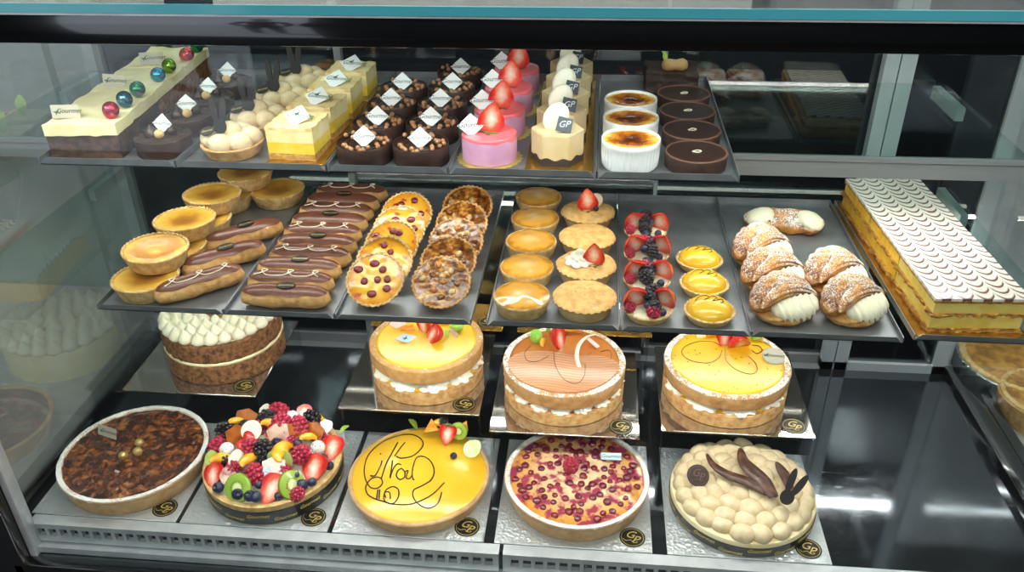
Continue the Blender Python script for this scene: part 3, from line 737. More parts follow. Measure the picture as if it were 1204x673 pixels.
# ---- beige hexagon cakes
t = thing('hexagon_mousse_cake', '', 'cake')
hexp = lambda r: [(r*math.cos(PI/3*k), r*math.sin(PI/3*k)) for k in range(6)]
b = NB(); prism(b, hexp(.0335), .004, .040); bmesh.ops.bevel(b, geom=b.edges[:], offset=.0012, segments=2, affect='EDGES'); build('mousse', b, 'beige', t, 30)
b = NB(); lathe(b, [(0, 0), (.0335, 0), (.0338, .004), (.0337, .009), (0, .009)], 60, f=lambda a, r, z: ((r*math.cos(PI/6)/math.cos(((a) % (PI/3))-PI/6)) if r > 0 else r, z+(.0018*math.sin(9*a) if z > .008 else 0))); build('dark_base', b, 'dark_base', t, 30)
b = NB(); ball(b, (0, 0, 0), (.0155, .0075, .0205), 3); build('white_chocolate_egg', b, 'cream_white', t, 180, (-.002, -.002, .054), (.1, .42, .15))
b = NB(); prism(b, [(-.0105, -.0075), (.0085, -.0105), (.0115, .006), (-.006, .0105)], -.0004, .0004); c_ = build('name_card', b, 'card_dark', t, loc=(.009, -.016, .0505), rot=(PI/2-.55, 0, .1)); c_['label'] = 'dark card with pale crest'
text('GP', .011, 'ink_white', c_, (0, 0, .0006))
spread(t, rowpts((-.0445, 1.008), (-.0375, 1.306), 5), TB+.0018, '% beige hexagon cake with white egg and dark card', 'beige hexagon cakes', .05)
# ---- ramekins
t = thing('creme_brulee_ramekin', '', 'dessert')
def flu(a, r, z):
    return (r+.00055*math.cos(40*a) if .003 < z < .029 and r > .032 else r), z
b = NB(); lathe(b, [(0, 0), (.031, 0), (.0335, .002), (.0345, .005), (.0352, .016), (.0356, .0285), (.0362, .0300), (.0365, .0355), (.0358, .037), (.0342, .0365), (.0335, .033), (0, .033)], 160, f=flu); build('ramekin', b, 'porcelain', t)
b = NB(); lathe(b, [(.0338, .0325)]+[(.0338*(1-k/8), .0345+.0006*math.sin(k)) for k in range(9)], 48); build('burnt_custard', b, 'brulee', t)
spread(t, rowpts((.0465, .993), (.050, 1.146), 3), TB, '% white fluted ramekin of burnt creme brulee', 'creme brulee ramekins', 3)
# ---- smooth chocolate tarts
t = thing('chocolate_tart', '', 'tart')
b = NB(); lathe(b, [(0, 0), (.036, 0), (.0375, .001), (.0385, .0185), (.0378, .0198), (.0360, .0198), (.0355, .017), (0, .017)], 72)
for f in b.faces:
    if sum(v.co.z for v in f.verts)/len(f.verts) > .018: f.material_index = 1
build('cocoa_shell', b, ['choc_matt', 'choc_rim'], t)
b = NB(); disc(b, .0358, .0186, .0004); build('ganache', b, 'choc', t)
b = NB(); tube(b, smooth_path([(-.005, -.001, 0), (.001, .003, .0004), (.006, .001, .0002), (.003, -.003, 0), (-.005, -.002, 0)], 4), .0006, 5); build('silver_swirl', b, 'white_choc', t, loc=(0, 0, .0195))
spread(t, rowpts((.1275, .997), (.130, 1.2285), 4), TB, '% round chocolate tart with glossy plain top and tiny swirl', 'smooth chocolate tarts', .15)
# ---- brown slice with caramel peanut and leaf
t = thing('chocolate_slice', 'square brown chocolate slice with caramel peanut shape and green leaf', 'cake', (.116, 1.309, TB), 0)
b = NB(); box(b, -.039, .039, -.035, .035, 0, .034, sub=9); disp(b, .0035, 160); 
for v in b.verts: v.co.z = max(0, v.co.z)
build('sponge', b, 'choc_nut', t, 80)
b = NB()
lathe(b, [(0, -.02), (.006, -.0185), (.0095, -.012), (.0085, -.003), (.0075, .001), (.009, .006), (.0098, .012), (.006, .0185), (0, .02)], 24); build('caramel_peanut', b, 'caramel_gold', t, 180, (.004, -.012, .041), (0, PI/2, .1))
place('leaf', ME['leaf'], t, (-.008, -.004, .044), (.5, .2, 1.0), 1.15); place('leaf', ME['leaf'], t, (-.010, -.006, .044), (.6, -.2, -.1), .7)
# ------------------------------------------------------------------ middle shelf
def ctart(fill='custard'):
    t = thing('custard_tart', '', 'tart')
    b = NB(); shell(b, .037, .0440, .0235, .0035, .84, 40, .0009, 160); build('crust', b, 'crust_pale', t)
    b = NB(); lathe(b, [(.0405, .019)]+[(.0408*(1-k/9), .0215-.0012*math.sin(k/9*PI/2)+.0012*math.sin(k/9*6)) for k in range(10)], 48); build('custard_filling', b, fill, t); return t
cz = MB
c1 = ctart(); c1.location = (-.5935, .933, cz); c1['label'] = 'browned custard tart at the bottom front of the stacked tarts'
for x, y, lev, rx, ry, lab in ((-.5925, 1.023, 0, 0, 0, 'second custard tart of the bottom layer, half hidden beside an eclair'),
        (-.591, 1.113, 0, 0, 0, 'third custard tart of the bottom layer'), (-.590, 1.203, 0, 0, 0, 'rearmost custard tart of the bottom layer'),
        (-.512, 1.228, 0, 0, 0, 'custard tart standing alone at the back right of the stack'),
        (-.590, 1.060, 1, .0, .02, 'second custard tart of the upper layer, browned in the middle'),
        (-.586, 1.150, 1, 0, .03, 'third custard tart of the upper layer'), (-.566, 1.240, 1, 0, 0, 'rearmost custard tart of the upper layer')):
    o = dup(c1); o.location = (x, y, cz+lev*.0245); o.rotation_euler = (rx, ry, R.uniform(0, 6)); o['label'] = lab; o['group'] = 'stacked custard tarts'
c1['group'] = 'stacked custard tarts'
o = ctart('custard_golden'); o.location = (-.5915, .969, cz+.0250); o.rotation_euler = (.04, .03, .5); o['label'] = 'golden speckled custard tart at the front of the upper layer'; o['group'] = 'stacked custard tarts'
# eclairs
def eclair_body(L=.122, W=.0335, H=.030, seed=0):
    bm = NB(); n = 26; m = 18; rings = []
    for i in range(n+1):
        u = -1+2*i/n; e = (1-abs(u)**5)**.5 if abs(u) < 1 else 0
        e = max(e, .02)
        ring = []
        for k in range(m):
            a = 2*PI*k/m; y = math.cos(a)*W/2*e; z = math.sin(a)
            z = (H*.62*z if z > 0 else H*.38*z)*e + H*.38
            ring.append(bm.verts.new((u*L/2, y, max(0, z))))
        rings.append(ring)
    for A, B in zip(rings, rings[1:]):
        for k in range(m): bm.faces.new((A[k], A[(k+1) % m], B[(k+1) % m], B[k]))
    bm.faces.new(rings[0][::-1]); bm.faces.new(rings[-1])
    disp(bm, .0018, 75, seed, keep_bottom=.0005); return bm
def eclair_ice(L=.122, W=.0335, H=.030):
    bm = NB(); n = 24; m = 10; rows = []
    for i in range(n+1):
        u = -.93+1.86*i/n; e = (1-abs(u)**5)**.5; ex = (1-abs(u/.94)**8)**.5 if abs(u) < .94 else 0
        sp = (.92+.07*math.sin(u*9))*max(.12, ex); row = []
        for k in range(m+1):
            a = PI/2 + (k/m-.5)*2*sp; off = .0012
            row.append(bm.verts.new((u*L/2, math.cos(a)*(W/2*e+off), math.sin(a)*(H*.62*e+off)+H*.38)))
        rows.append(row)
    for A, B in zip(rows, rows[1:]):
        for k in range(m): bm.faces.new((A[k], A[k+1], B[k+1], B[k]))
    bmesh.ops.recalc_face_normals(bm, faces=bm.faces[:]); bmesh.ops.solidify(bm, geom=bm.faces[:], thickness=.0014); return bm
ME['ecl_body'] = proto_mesh('pastry', eclair_body(), 'eclair', 70); ME['ecl_ice'] = proto_mesh('chocolate_icing', eclair_ice(), 'eclair_ice', 70)
bm = NB(); prism(bm, ell(0, 0, .0125, .0068, 28), 0, .0013); ME['plaque'] = proto_mesh('chocolate_plaque', bm, 'choc_black')
bm = NB(); sw = []
for cx in (-.034, .002, .036):
    sw += [(cx-.012, -.004, 0), (cx-.004, -.002, .0), (cx+.004, .003, 0), (cx+.002, .0062, 0), (cx-.003, .005, 0), (cx-.001, .0, 0), (cx+.006, -.004, 0)]
sw = smooth_path(sw, 4); sw = [V((p.x, p.y*1.15-.0035, .0318-((p.y*1.15-.0035)/.0335*2)**2*.0105)) for p in sw]
tube(bm, sw, .0008, 5); ME['swirl'] = proto_mesh('white_swirl', bm, 'white_choc', 180)
def eclair(kind):
    t = thing('chocolate_eclair', '', 'eclair'); place('pastry', ME['ecl_body'], t); place('chocolate_icing', ME['ecl_ice'], t)
    if kind == 'p':
        p = place('chocolate_plaque', ME['plaque'], t, (.004, -.002, .0315), (.14, 0, .05)); text('Gourmet', .0055, 'gold', p, (0, 0, .0014))
    else: place('white_swirl', ME['swirl'], t)
    t['group'] = 'chocolate eclairs'; return t
for i, (x, y) in enumerate(rowpts((-.3955, .910), (-.3925, 1.234), 10)):
    o = eclair('ps'[i % 2]); o.location = (x+R.uniform(-.003, .003), y, MB); o.rotation_euler = (0, 0, R.uniform(-.015, .015))
    o['label'] = nth(i, 10)+(' eclair of the straight column, black oval plaque on its icing' if i % 2 == 0 else ' eclair of the straight column, white swirls on its icing')
for i, (x, y, k) in enumerate(((-.519, .934, 's'), (-.514, 1.006, 'p'), (-.512, 1.078, 'p'))):
    o = eclair(k); o.location = (x, y, MB); o.rotation_euler = (0, 0, rad(40))
    o['label'] = ['slanted eclair with white swirls at the front, beside the custard tarts', 'middle slanted eclair with black oval plaque, beside the custard tarts', 'rear slanted eclair with black oval plaque, beside the custard tarts'][i]
# leaning raspberry and nut tarts
def rtart(i):
    t = thing('raspberry_tart', '', 'tart')
    b = NB(); shell(b, .032, .0390, .017, .0035, .8, 34, .0009, 136); build('crust', b, 'crust_pale', t)
    b = NB(); lathe(b, [(.0358, .0135)]+[(.0358*(1-k/10), .0158+.0014*math.sin(k/10*PI/2)) for k in range(11)], 48); disp(b, .0012, 110, i); build('custard_filling', b, 'rasp_custard', t)
    q = random.Random(30+i)
    for k in range(8):
        a = 2*PI*k/7+q.uniform(-.3, .3); rr = q.uniform(.013, .027) if k < 7 else .004
        b = NB(); ball(b, (0, 0, 0), (q.uniform(.0050, .0068), .0054, .0026), 2); disp(b, .0008, 300, k); build('baked_raspberry', b, 'rasp_dark', t, 180, (rr*math.cos(a), rr*math.sin(a), .0172))
    return t
def lean(make, pts, tilt, label, grp, r=.0325):
    for i, (x, y) in enumerate(pts):
        o = make(i); o.location = (x, y, MB+r*math.sin(tilt)+.0003); o.rotation_euler = (tilt, 0, R.uniform(-.08, .08))
        o['label'] = label.replace('%', nth(i, len(pts))); o['group'] = grp
lean(rtart, rowpts((-.2765, .941), (-.2755, 1.136), 5), rad(37), '% leaning raspberry custard tart with dark berries and clear glaze', 'leaning raspberry tarts')
def ntart(i):
    t = thing('mixed_nut_tart', '', 'tart')
    b = NB(); shell(b, .032, .0390, .017, .0035, .8, 34, .0009, 136); build('crust', b, 'crust', t)
    b = NB(); lathe(b, [(.0358, .0135)]+[(.0358*(1-k/10), .0162+.001*math.sin(k/10*PI/2)) for k in range(11)], 48); disp(b, .002, 120, i+20); build('caramel_filling', b, 'nut_tart', t)
    q = random.Random(60+i)
    for k in range(11):
        a = 2*PI*k/8+q.uniform(-.3, .3); rr = q.uniform(.012, .028) if k < 8 else q.uniform(0, .009)
        b = NB(); ball(b, (0, 0, 0), (.0052, .0042, .0032), 2); disp(b, .001, 250, k); build('nut', b, ['nut_tart', 'hazelnut', 'caramel'][k % 3], t, 180, (rr*math.cos(a), rr*math.sin(a), .0175), (0, 0, q.uniform(0, 6)))
    return t
lean(ntart, rowpts((-.1895, .942), (-.1875, 1.172), 5), rad(32), '% leaning glossy caramel nut tart', 'leaning nut tarts')
# glazed pies and lidded pies
def gpie(i):
    t = thing('glazed_pie', '', 'pie')
    b = NB(); lathe(b, [(0, 0), (.030, 0), (.0315, .001), (.0362, .0175), (.0368, .0195), (.0358, .0215), (.034, .0205), (0, .0205)], 72, f=lambda a, r, z: (r+(.0005*math.cos(30*a) if z > .01 else 0), z)); build('crust', b, 'crust_pale', t)
    b = NB(); lathe(b, [(.0352, .0195)]+[(.0352*(1-k/12), .0212+.003*math.sin(k/12*PI/2)) for k in range(13)], 48); disp(b, .0014, 60, i+4); build('glazed_top', b, 'pie_glaze', t); return t
for i, (x, y) in enumerate(rowpts((-.0835, .925), (-.083, 1.229), 5)):
    o = gpie(i); o.location = (x, y, MB); o.rotation_euler = (0, 0, R.uniform(0, 6)); o['group'] = 'glazed pies'; o['label'] = nth(i, 5)+' shiny glazed almond pie in the left row'
def lpie(i, kind):
    t = thing('lidded_pie', '', 'pie')
    b = NB(); lathe(b, [(0, 0), (.032, 0), (.0335, .001), (.0385, .019), (0, .019)], 72); build('pie_case', b, 'pie_side', t)
    b = NB(); lathe(b, [(.0375, .0175), (.0405, .0182), (.0412, .0200), (.0395, .0218)]+[(.037*(1-k/10), .0225+.0052*math.sin(k/10*PI/2)) for k in range(11)], 96, f=lambda a, r, z: (r+(.0007*math.cos(28*a) if r > .036 else 0), z-(.0007*math.cos(28*a) if r > .038 else 0)))
    disp(b, .0012, 70, i); build('pie_lid', b, 'pie_lid', t)
    if kind == 'plain':
        b = NB()
        for x, y in ((-.012, 0), (0, .006), (.012, 0), (0, -.008), (-.006, -.004), (.007, .008)): lathe(b, [(0, .0282), (.0011, .0282), (.0011, .0276)], 8, c=(x, y, -.0006*abs(x*60)))
        build('fork_holes', b, 'crust', t)
    if kind == 'cream':
        place('cream_rosette', ME['rosette'], t, (-.009, -.002, .0265), (0, 0, .5), (1.15, 1.15, 1.4))
        straw(t, (.009, -.014, .0430), (-.1, PI, -.1), True, 1.25); put('blue', 'blueberry', t, (.018, -.006, .033), s=.7)
    if kind == 'berry':
        b = NB(); lathe(b, [(0, -.0006), (.010, -.0006), (.0105, 0), (.010, .0006), (0, .0006)], 28); build('white_chocolate_disc', b, 'white_choc', t, loc=(.012, .004, .0375), rot=(PI/2-.3, 0, .2))
        straw(t, (-.002, -.010, .0445), (-.1, PI-.1, 0), True, 1.35); put('blue', 'blueberry', t, (.011, -.012, .0305), s=.7)
    return t
for i, ((x, y), k) in enumerate(zip(rowpts((-.0030, .929), (-.0035, 1.181), 4), ('plain', 'cream', 'plain2', 'berry'))):
    o = lpie(i, k); o.location = (x, y, MB); o.rotation_euler = (0, 0, R.uniform(-.1, .1)); o['group'] = 'lidded pies'
    o['label'] = ['frontmost lidded pie of the right row, plain lid with fork holes', 'lidded pie with cream rosette and strawberry half', 'unpricked lidded pie between the two strawberry topped pies', 'rearmost lidded pie with strawberry half and white chocolate disc'][i]
# berry tarts
def btart(i):
    t = thing('berry_tart', '', 'tart')
    b = NB(); shell(b, .0255, .0315, .0125, .0030, .7, 28, .0008, 112); build('crust', b, 'crust_pale', t)
    b = NB(); disc(b, .0285, .0105, .004); build('cream_filling', b, 'cream', t)
    straw(t, (-.0165, -.008, .0290), (-.45, PI-.40, .15), True, 1.5, False)
    straw(t, (.0190, -.003, .0285), (-.45, PI+.35, -.35), True, 1.42, False)
    q = random.Random(i)
    for k in range(9):
        put('blue' if k % 3 else 'blackb', 'blueberry' if k % 3 else 'blackberry', t, (q.uniform(-.005, .008), -.019+.0044*k, .0195+.0010*k+q.uniform(0, .006)), s=q.uniform(.85, 1.05))
    put('rasp', 'raspberry', t, (.006 if i == 0 else -.002, -.0215 if i == 0 else .004, .0195 if i == 0 else .027), s=.95)
    put('blue', 'blueberry', t, (.017, -.019, .0165), s=.85); put('rasp', 'raspberry', t, (-.023, -.013, .0185), s=.7); put('rasp', 'raspberry', t, (.017, .014, .022), s=.75)
    return t
for i, (x, y) in enumerate(rowpts((.0775, .922), (.083, 1.140), 4)):
    o = btart(i); o.location = (x, y, MB); o['group'] = 'berry tarts'; o['label'] = nth(i, 4)+' tart heaped with strawberry halves and dark berries'
# lemon domes
t = thing('lemon_dome_tart', '', 'tart')
b = NB(); shell(b, .026, .0322, .0125, .0035, .7, 34, .0009, 136); build('crust', b, 'crust_pale', t)
b = NB(); lathe(b, [(.0285, .0100)]+[(.0285*math.cos(k/12*PI/2), .0110+.0165*math.sin(k/12*PI/2)) for k in range(13)], 48); build('lemon_dome', b, 'lemon', t, 180)
b = NB(); sq = smooth_path([(-.017, -.002, 0), (-.012, .006, 0), (-.004, .007, 0), (-.002, .001, 0), (-.007, -.003, 0), (-.004, -.0005, 0), (.003, .006, 0), (.007, .004, 0), (.004, -.002, 0), (.002, -.005, 0), (.006, -.003, 0), (.013, .003, 0), (.014, -.003, 0), (.011, -.006, 0)], 5)
dz = lambda x, y: .0110+.0165*math.sqrt(max(0, 1-(x*x+y*y)/.0285**2))+.0002
tube(b, [(p.x*1.1, p.y*1.1+.002, dz(p.x*1.1, p.y*1.1+.002)) for p in sq], .0006, 5); build('chocolate_squiggle', b, 'choc_black', t, 180)
spread(t, rowpts((.1545, .922), (.1545, 1.056), 3), MB, '% small yellow lemon dome tart with thin chocolate squiggle', 'lemon dome tarts', .1)
# cream filled pastries
def ridged(a, bb_, c, seed, lay=7, amp=.0022, tw=.8):
    bm = NB(); ball(bm, (0, 0, 0), 1.0, 5)
    for v in bm.verts:
        p = v.co.copy(); s = 1+.13*abs(math.sin(lay*(p.y*.9+p.z*.6+tw*.4*p.x)+seed))**.7-.06
        s += .05*noise.noise(p*3+V((seed, 0, 0)))
        v.co = V((p.x*a*(1+.02*math.sin(9*p.z)), p.y*bb_*s, p.z*c*s))
    return bm
def pastry(i):
    t = thing('cream_filled_pastry', '', 'pastry')
    b = ridged(.040, .030, .013, i)
    for v in b.verts: v.co.z = max(-.0095, v.co.z)
    build('lower_shell', b, 'puff_edge', t, 180, (0, 0, .0096))
    b = ridged(.046, .024, .0205, i+2, 9, tw=1.6)
    for v in b.verts:
        v.co.y -= .010*(v.co.x/.046)**2; v.co.z -= .008*(v.co.x/.046)**2
    build('upper_shell', b, 'puff', t, 180, (-.002, .012, .0325), (.50, 0, 0))
    b = ridged(.044, .010, .010, i+5, 5); 
    for v in b.verts: v.co.y -= .014*(v.co.x/.046)**2; v.co.z -= .010*(v.co.x/.046)**2
    build('shell_fold', b, 'puff', t, 180, (-.003, -.005, .0415), (.6, .05, .05))
    b = NB(); ball(b, (0, 0, 0), 1.0, 5)
    for v in b.verts:
        p = v.co; s = 1+.11*math.sin(24*p.x+6*p.z); v.co = V((p.x*.033, p.y*.021*s, p.z*.0155*s))
    build('piped_cream', b, 'cream', t, 180, (.004, -.013, .0215), (.55, 0, 0))
    return t
for i, (x, y, rz, lab) in enumerate(((.250, .934, -.05, 'frontmost of the left three cream filled pastries, sugared with wide cream'), (.2480, 1.003, .0, 'middle of the left three cream filled pastries'),
                                     (.2440, 1.072, .15, 'rearmost of the left three cream filled pastries, golden brown'), (.3360, .938, .12, 'front cream filled pastry of the right pair'), (.3290, 1.008, .1, 'rear sugared pastry of the right pair'))):
    o = pastry(i); o.location = (x, y, MB); o.rotation_euler = (0, 0, rz+.50); o['label'] = lab; o['group'] = 'cream filled pastries'
t = thing('bow_tie_pastry', 'flat sugar dusted bow shaped pastry with two cream pockets', 'pastry', (.293, 1.186, MB), -.12)
b = NB(); ball(b, (0, 0, 0), 1.0, 5)
for v in b.verts:
    p = v.co; pin = .62+.38*min(1, abs(p.x)*1.6); v.co = V((p.x*.060, p.y*.036*pin*(1+.12*math.sin(11*p.x)), max(-.011, p.z*.016*(1+.15*math.sin(14*p.y+6*p.x)))))
build('pastry_bow', b, 'puff', t, 180, (0, 0, .0115))
for sx in (-1, 1):
    b = NB(); ball(b, (0, 0, 0), 1.0, 4)
    for v in b.verts: p = v.co; s = 1+.09*math.sin(20*p.y); v.co = V((p.x*.020*s, p.y*.022, p.z*.011*s))
    build('cream_pocket', b, 'cream', t, 180, (sx*.036, -.008, .0195), (.15, sx*.25, sx*.5))
# custard slice in three portions
MFX, MFY, MFR = .4165, .907, .055
for i in range(3):
    L = .119; W = .111; y0 = i*.1205
    t = thing('custard_slice', [('front'), ('middle'), ('rear')][i]+' portion of the long custard slice with feathered white icing', 'custard slice', (MFX-math.sin(MFR)*y0, MFY+math.cos(MFR)*y0, MB+.0018), MFR, 'custard slice portions')
    def lay(name, m, z0, z1, amp, grow=0, sub=34, seed=0, parent=t):
        b = NB(); box(b, -grow, W+grow, -grow*.6, L+grow*.6, z0, z1, sub=sub)
        for v in b.verts:
            q = v.co.copy(); n = V((0, 0, 0))
            if q.x < .0005: n.x = -1
            if q.x > W-.0005: n.x = 1
            if q.y < .0005: n.y = -1
            elif q.y > L-.0005: n.y = 0
            v.co += n*amp*(noise.noise(q*75+V((seed, i, 0)))+.6*noise.noise(q*190)+.45*noise.noise(q*420))
        return build(name, b, m, parent, 60)
    lay('pastry_layer', 'flaky', 0, .0056, .0040, .0012, seed=1)
    lay('custard_layer', 'custard_pale' if i == 0 else 'custard_fill', .0052, .0225, .0042, -.0012, seed=2)
    lay('pastry_layer', 'flaky', .0218, .0266, .0044, .0012, seed=3)
    lay('custard_layer', 'custard_pale' if i == 0 else 'custard_fill', .0262, .0415, .0042, -.0012, seed=4)
    lay('pastry_layer', 'flaky', .0412, .0448, .0016, .0006, seed=5)
    b = NB(); box(b, -.001, W+.001, -.001, L, .0446, .0480, sub=15)
    for v in b.verts:
        if v.co.z > .047: v.co.z += .0008*noise.noise(v.co*40)
        elif v.co.y < .001 or v.co.x < .001: v.co.z -= .0022*max(0, noise.noise(v.co*120)); v.co.x += .0006*noise.noise(v.co*90)
    build('feathered_icing', b, 'fondant', t, 60)
# ------------------------------------------------------------------ bottom deck
def sticker(par, x, y, z, r=.0195, m='sticker'):
    b = NB(); lathe(b, [(0, 0), (r, 0), (r, .0003), (0, .0003)], 40); s = build('logo_sticker', b, m, par, loc=(x, y, z), rot=(0, 0, -.15)); monogram(s, .0005, r); return s
def cakeboard(label, x0, x1, y0, y1, z, m, grp, rz=0):
    b = NB(); w = x1-x0; d = y1-y0; box(b, 0, w, 0, d, 0, .0022, bev=.0005, seg=1)
    o = build('cake_board', b, m); o.location = (x0, y0, z); o.rotation_euler = (0, 0, rz); tag(o, label, 'cake board', grp)
    sticker(o, w-.029, .027, .0024); return o
DB = DZ+.0005
for (x0, x1), lab in zip(((-.866, -.628), (-.621, -.385), (-.377, -.142), (-.126, .111), (.133, .371)), ('dark caramel nut tart', 'mixed fruit tart', 'glossy yellow dome cake with handwriting', 'baked berry tart with one raspberry', 'beige meringue cake with bunny ears')):
    cakeboard('embossed silver board with logo sticker under the '+lab, x0, x1, .8925, 1.128, DB, 'foil', 'embossed silver cake boards')
Z1 = DB+.0024
def riser(label, x0, x1, y0, y1, z):
    b = NB(); box(b, x0, x1, y0, y1, z-.004, z); box(b, x0, x0+.004, y0+.012, y1, DZ, z-.004); box(b, x1-.004, x1, y0+.012, y1, DZ, z-.004)
    o = build('acrylic_riser', b, 'acrylic'); return tag(o, label, 'display riser', 'clear acrylic risers')
rb = ((-.803, -.562, 1.105, 'piped carrot cake'), (-.411, -.171, 1.086, 'lemon double cake with card'), (-.150, .092, 1.048, 'caramel glazed double cake'), (.128, .370, 1.072, 'bright yellow passionfruit double cake'))
for x0, x1, y0, lab in rb:
    riser('clear acrylic riser lifting the '+lab, x0-(.07 if x0 < -.8 else 0), x1, y0+.001, y0+.235, RZ)
    cakeboard('mirror board with logo sticker under the '+lab, x0, x1, y0, y0+.24, RZ+.0003, 'mirror_board', 'mirror cake boards')
for x0, x1, lab in ((-.40, -.153, 'behind the lemon double cake'), (-.125, .120, 'behind the caramel glazed double cake')):
    riser('low clear riser at the back '+lab, x0, x1, 1.3285, 1.374, .738)
    cakeboard('narrow mirror board coloured gold as reflection, at the back '+lab, x0, x1, 1.284, 1.374, .7383, 'gold_board', 'rear boards gold as reflection')  # gold colour stands in for cake crust reflected in the board
Z2 = RZ+.0003+.0024
def local(o, px, py, z):
    p = P(px, py, o.location.z+z); return V((p.x-o.location.x, p.y-o.location.y, z))
def big_shell(t, rb, rtp, h, side, rim, wall=.0072, fill=.86):
    b = NB(); lathe(b, [(0, 0), (rb-.001, 0), (rb, .001), (rtp, h-.001), (rtp-.0005, h), (rtp-wall, h), (rtp-wall, h*fill), (0, h*fill)], 110)
    build('crust_case', b, side, t)
    b = NB(); lathe(b, [(rtp+.0006, h-.0035), (rtp+.0012, h-.0010), (rtp, h+.0022), (rtp-wall*.5, h+.0030), (rtp-wall, h+.0018), (rtp-wall-.001, h-.001)], 130)
    disp(b, .0009, 260, 1); build('sugared_rim', b, rim, t)
# F1 caramel nut tart
t = thing('caramel_nut_tart', 'large dark caramel nut tart with sugared rim and gilded hazelnuts', 'tart', (-.744, 1.008, Z1))
big_shell(t, .112, .119, .0335, 'crust_front', 'crust_rim')
b = NB(); lathe(b, [(.1122, .0305)]+[(.1122*(1-k/44), .0325+.001*math.sin(k/44*PI/2)) for k in range(45)], 150); disp(b, .0042, 85, 2, keep_bottom=.031); build('caramel_nut_filling', b, 'nut_glaze', t, 180)
for px, py in ((145, 536), (161.7, 531), (164, 521)):
    b = NB(); lathe(b, [(.0078*math.sin(PI*k/10)*(1.05-.1*k/10), -.0078*math.cos(PI*k/10)) for k in range(11)], 18); build('gilded_hazelnut', b, 'gold_nut', t, 180, local(t, px, py, .041), (.3, .4, px))
card(t, .040, local(t, 126, 508, .044), -.30, 'card_tan', diamond=False, emblem=True, tilt=-.3)
# F2 fruit tart
t = thing('fruit_tart', 'mixed fruit tart heaped with strawberries, kiwi and berries in a black ribbon', 'tart', (-.503, 1.006, Z1)); ft = t
b = NB(); lathe(b, [(0, 0), (.108, 0), (.1095, .001), (.1112, .036), (.112, .0385), (.110, .040), (.1035, .0395), (.102, .032), (0, .032)], 110); disp(b, .0006, 60); build('crust_case', b, 'crust_pale', t)
b = NB(); lathe(b, [(.1015, .031)]+[(.1015*(1-k/14), .0345+.024*math.sin(k/14*PI/2)**1.2) for k in range(15)], 60); build('custard_filling', b, 'cream', t)
def ribbon(t, rb, rt_, h0, h1, n=17):
    b = NB(); lathe(b, [(rb+.0006, h0), (rb+.0011, h0+.0002), (rt_+.0011, h1), (rt_+.0004, h1)], 110); s = build('ribbon', b, 'band', t)
    src = text_mesh('Gourmet', .0095, .35); verts = []; faces = []
    hm = (h0+h1)/2; rm = (rb+rt_)/2+.0016; sl_ = (rt_-rb)/(h1-h0)
    for k in range(n):
        off = len(verts); a0 = 2*PI*k/n; hh = hm+(.004 if k % 2 else -.004)
        for v in src.vertices:
            r = rm+sl_*(v.co.y+hh-hm)+v.co.z*2; a = a0+v.co.x/rm; verts.append((r*math.cos(a), r*math.sin(a), hh+v.co.y))
        for p in src.polygons: faces.append([off+i for i in p.vertices])
    me = bpy.data.meshes.new('lettering'); me.from_pydata(verts, [], faces); me.materials.append(M['gold']); place('lettering', me, s)
ribbon(t, .1096, .1110, .002, .0285)
def mound(x, y): return .040+.026*max(0, 1-(x*x+y*y)/.1015**2)
def fruit(cx, cy, kind, name, s=1.0, rot=None, dz=0.):
    s *= 1.22
    px, py = 220+cx/4.485, 470+cy/4.485; z = .055
    for _ in range(4): q_ = local(ft, px, py, z); z = mound(q_.x, q_.y)+.004+dz
    q_ = local(ft, px, py, z); return put(kind, name, ft, q_, rot, s)
fl = lambda rz: (-1.0, rz*.2, rz)   # cut face turned up toward the viewer
for cx, cy, s in ((135, 405, 1.25), (445, 475, 1.45), (665, 370, 1.5), (765, 258, 1.25), (730, 150, .8), (620, 72, .9)): fruit(cx, cy, 'straw_half', 'strawberry', s, (-.95, R.uniform(-.4, .4), R.uniform(-.5, .5)), .004)
for cx, cy, dz in ((485, 62, .012), (495, 125, .016), (590, 140, .014), (335, 255, .006), (360, 395, .004), (600, 290, .008), (160, 255, .004)): fruit(cx, cy, 'rasp', 'raspberry', 1.28, None, dz)
for cx, cy, dz in ((555, 95, .012), (210, 265, .006), (690, 253, .006)): fruit(cx, cy, 'dragon', 'dragonfruit_ball', 1.35, None, dz)
for cx, cy, dz in ((655, 100, .014), (405, 265, .008), (205, 175, .006), (415, 110, .006)): fruit(cx, cy, 'blackb', 'blackberry', 1.4, None, dz)
for cx, cy in ((470, 225), (280, 405), (165, 465), (265, 500), (330, 510), (365, 515), (570, 400), (610, 450), (660, 437), (750, 350), (585, 232), (720, 310), (240, 160), (120, 270)): fruit(cx, cy, 'blue', 'blueberry', 1.0 if cy < 440 else 1.2, None, .005)
for cx, cy, s, rz in ((705, 90, 1.3, 2.4), (180, 335, 1.3, .3), (340, 335, 1.3, 1.0), (530, 290, 1.9, 1.5), (430, 145, 1.1, 0), (640, 215, 1.0, .4), (260, 130, 1.0, .4)): fruit(cx, cy, 'peach', 'peach_slice', s, (.5, .2, rz), .006)
fruit(265, 320, 'pear', 'pear_slice', 1.15, (-.7, .3, .5), .006); fruit(415, 62, 'pear', 'pear_slice', .9, (-.4, .3, .2), .010)
fruit(215, 400, 'fig', 'fig_slice', 1.0, (-.7, .2, .3), .003); fruit(490, 320, 'melon', 'melon_slice', 1.45, (-.4, -.9, .5), .004); fruit(545, 175, 'fig', 'fig_slice', 1.0, (-.7, .2, 1.0), .008)
fruit(130, 310, 'melon', 'melon_slice', .9, (-.5, .2, .5), .003); fruit(445, 170, 'straw', 'strawberry', .7, None, .004); fruit(290, 250, 'straw', 'strawberry', .7, None, .002)
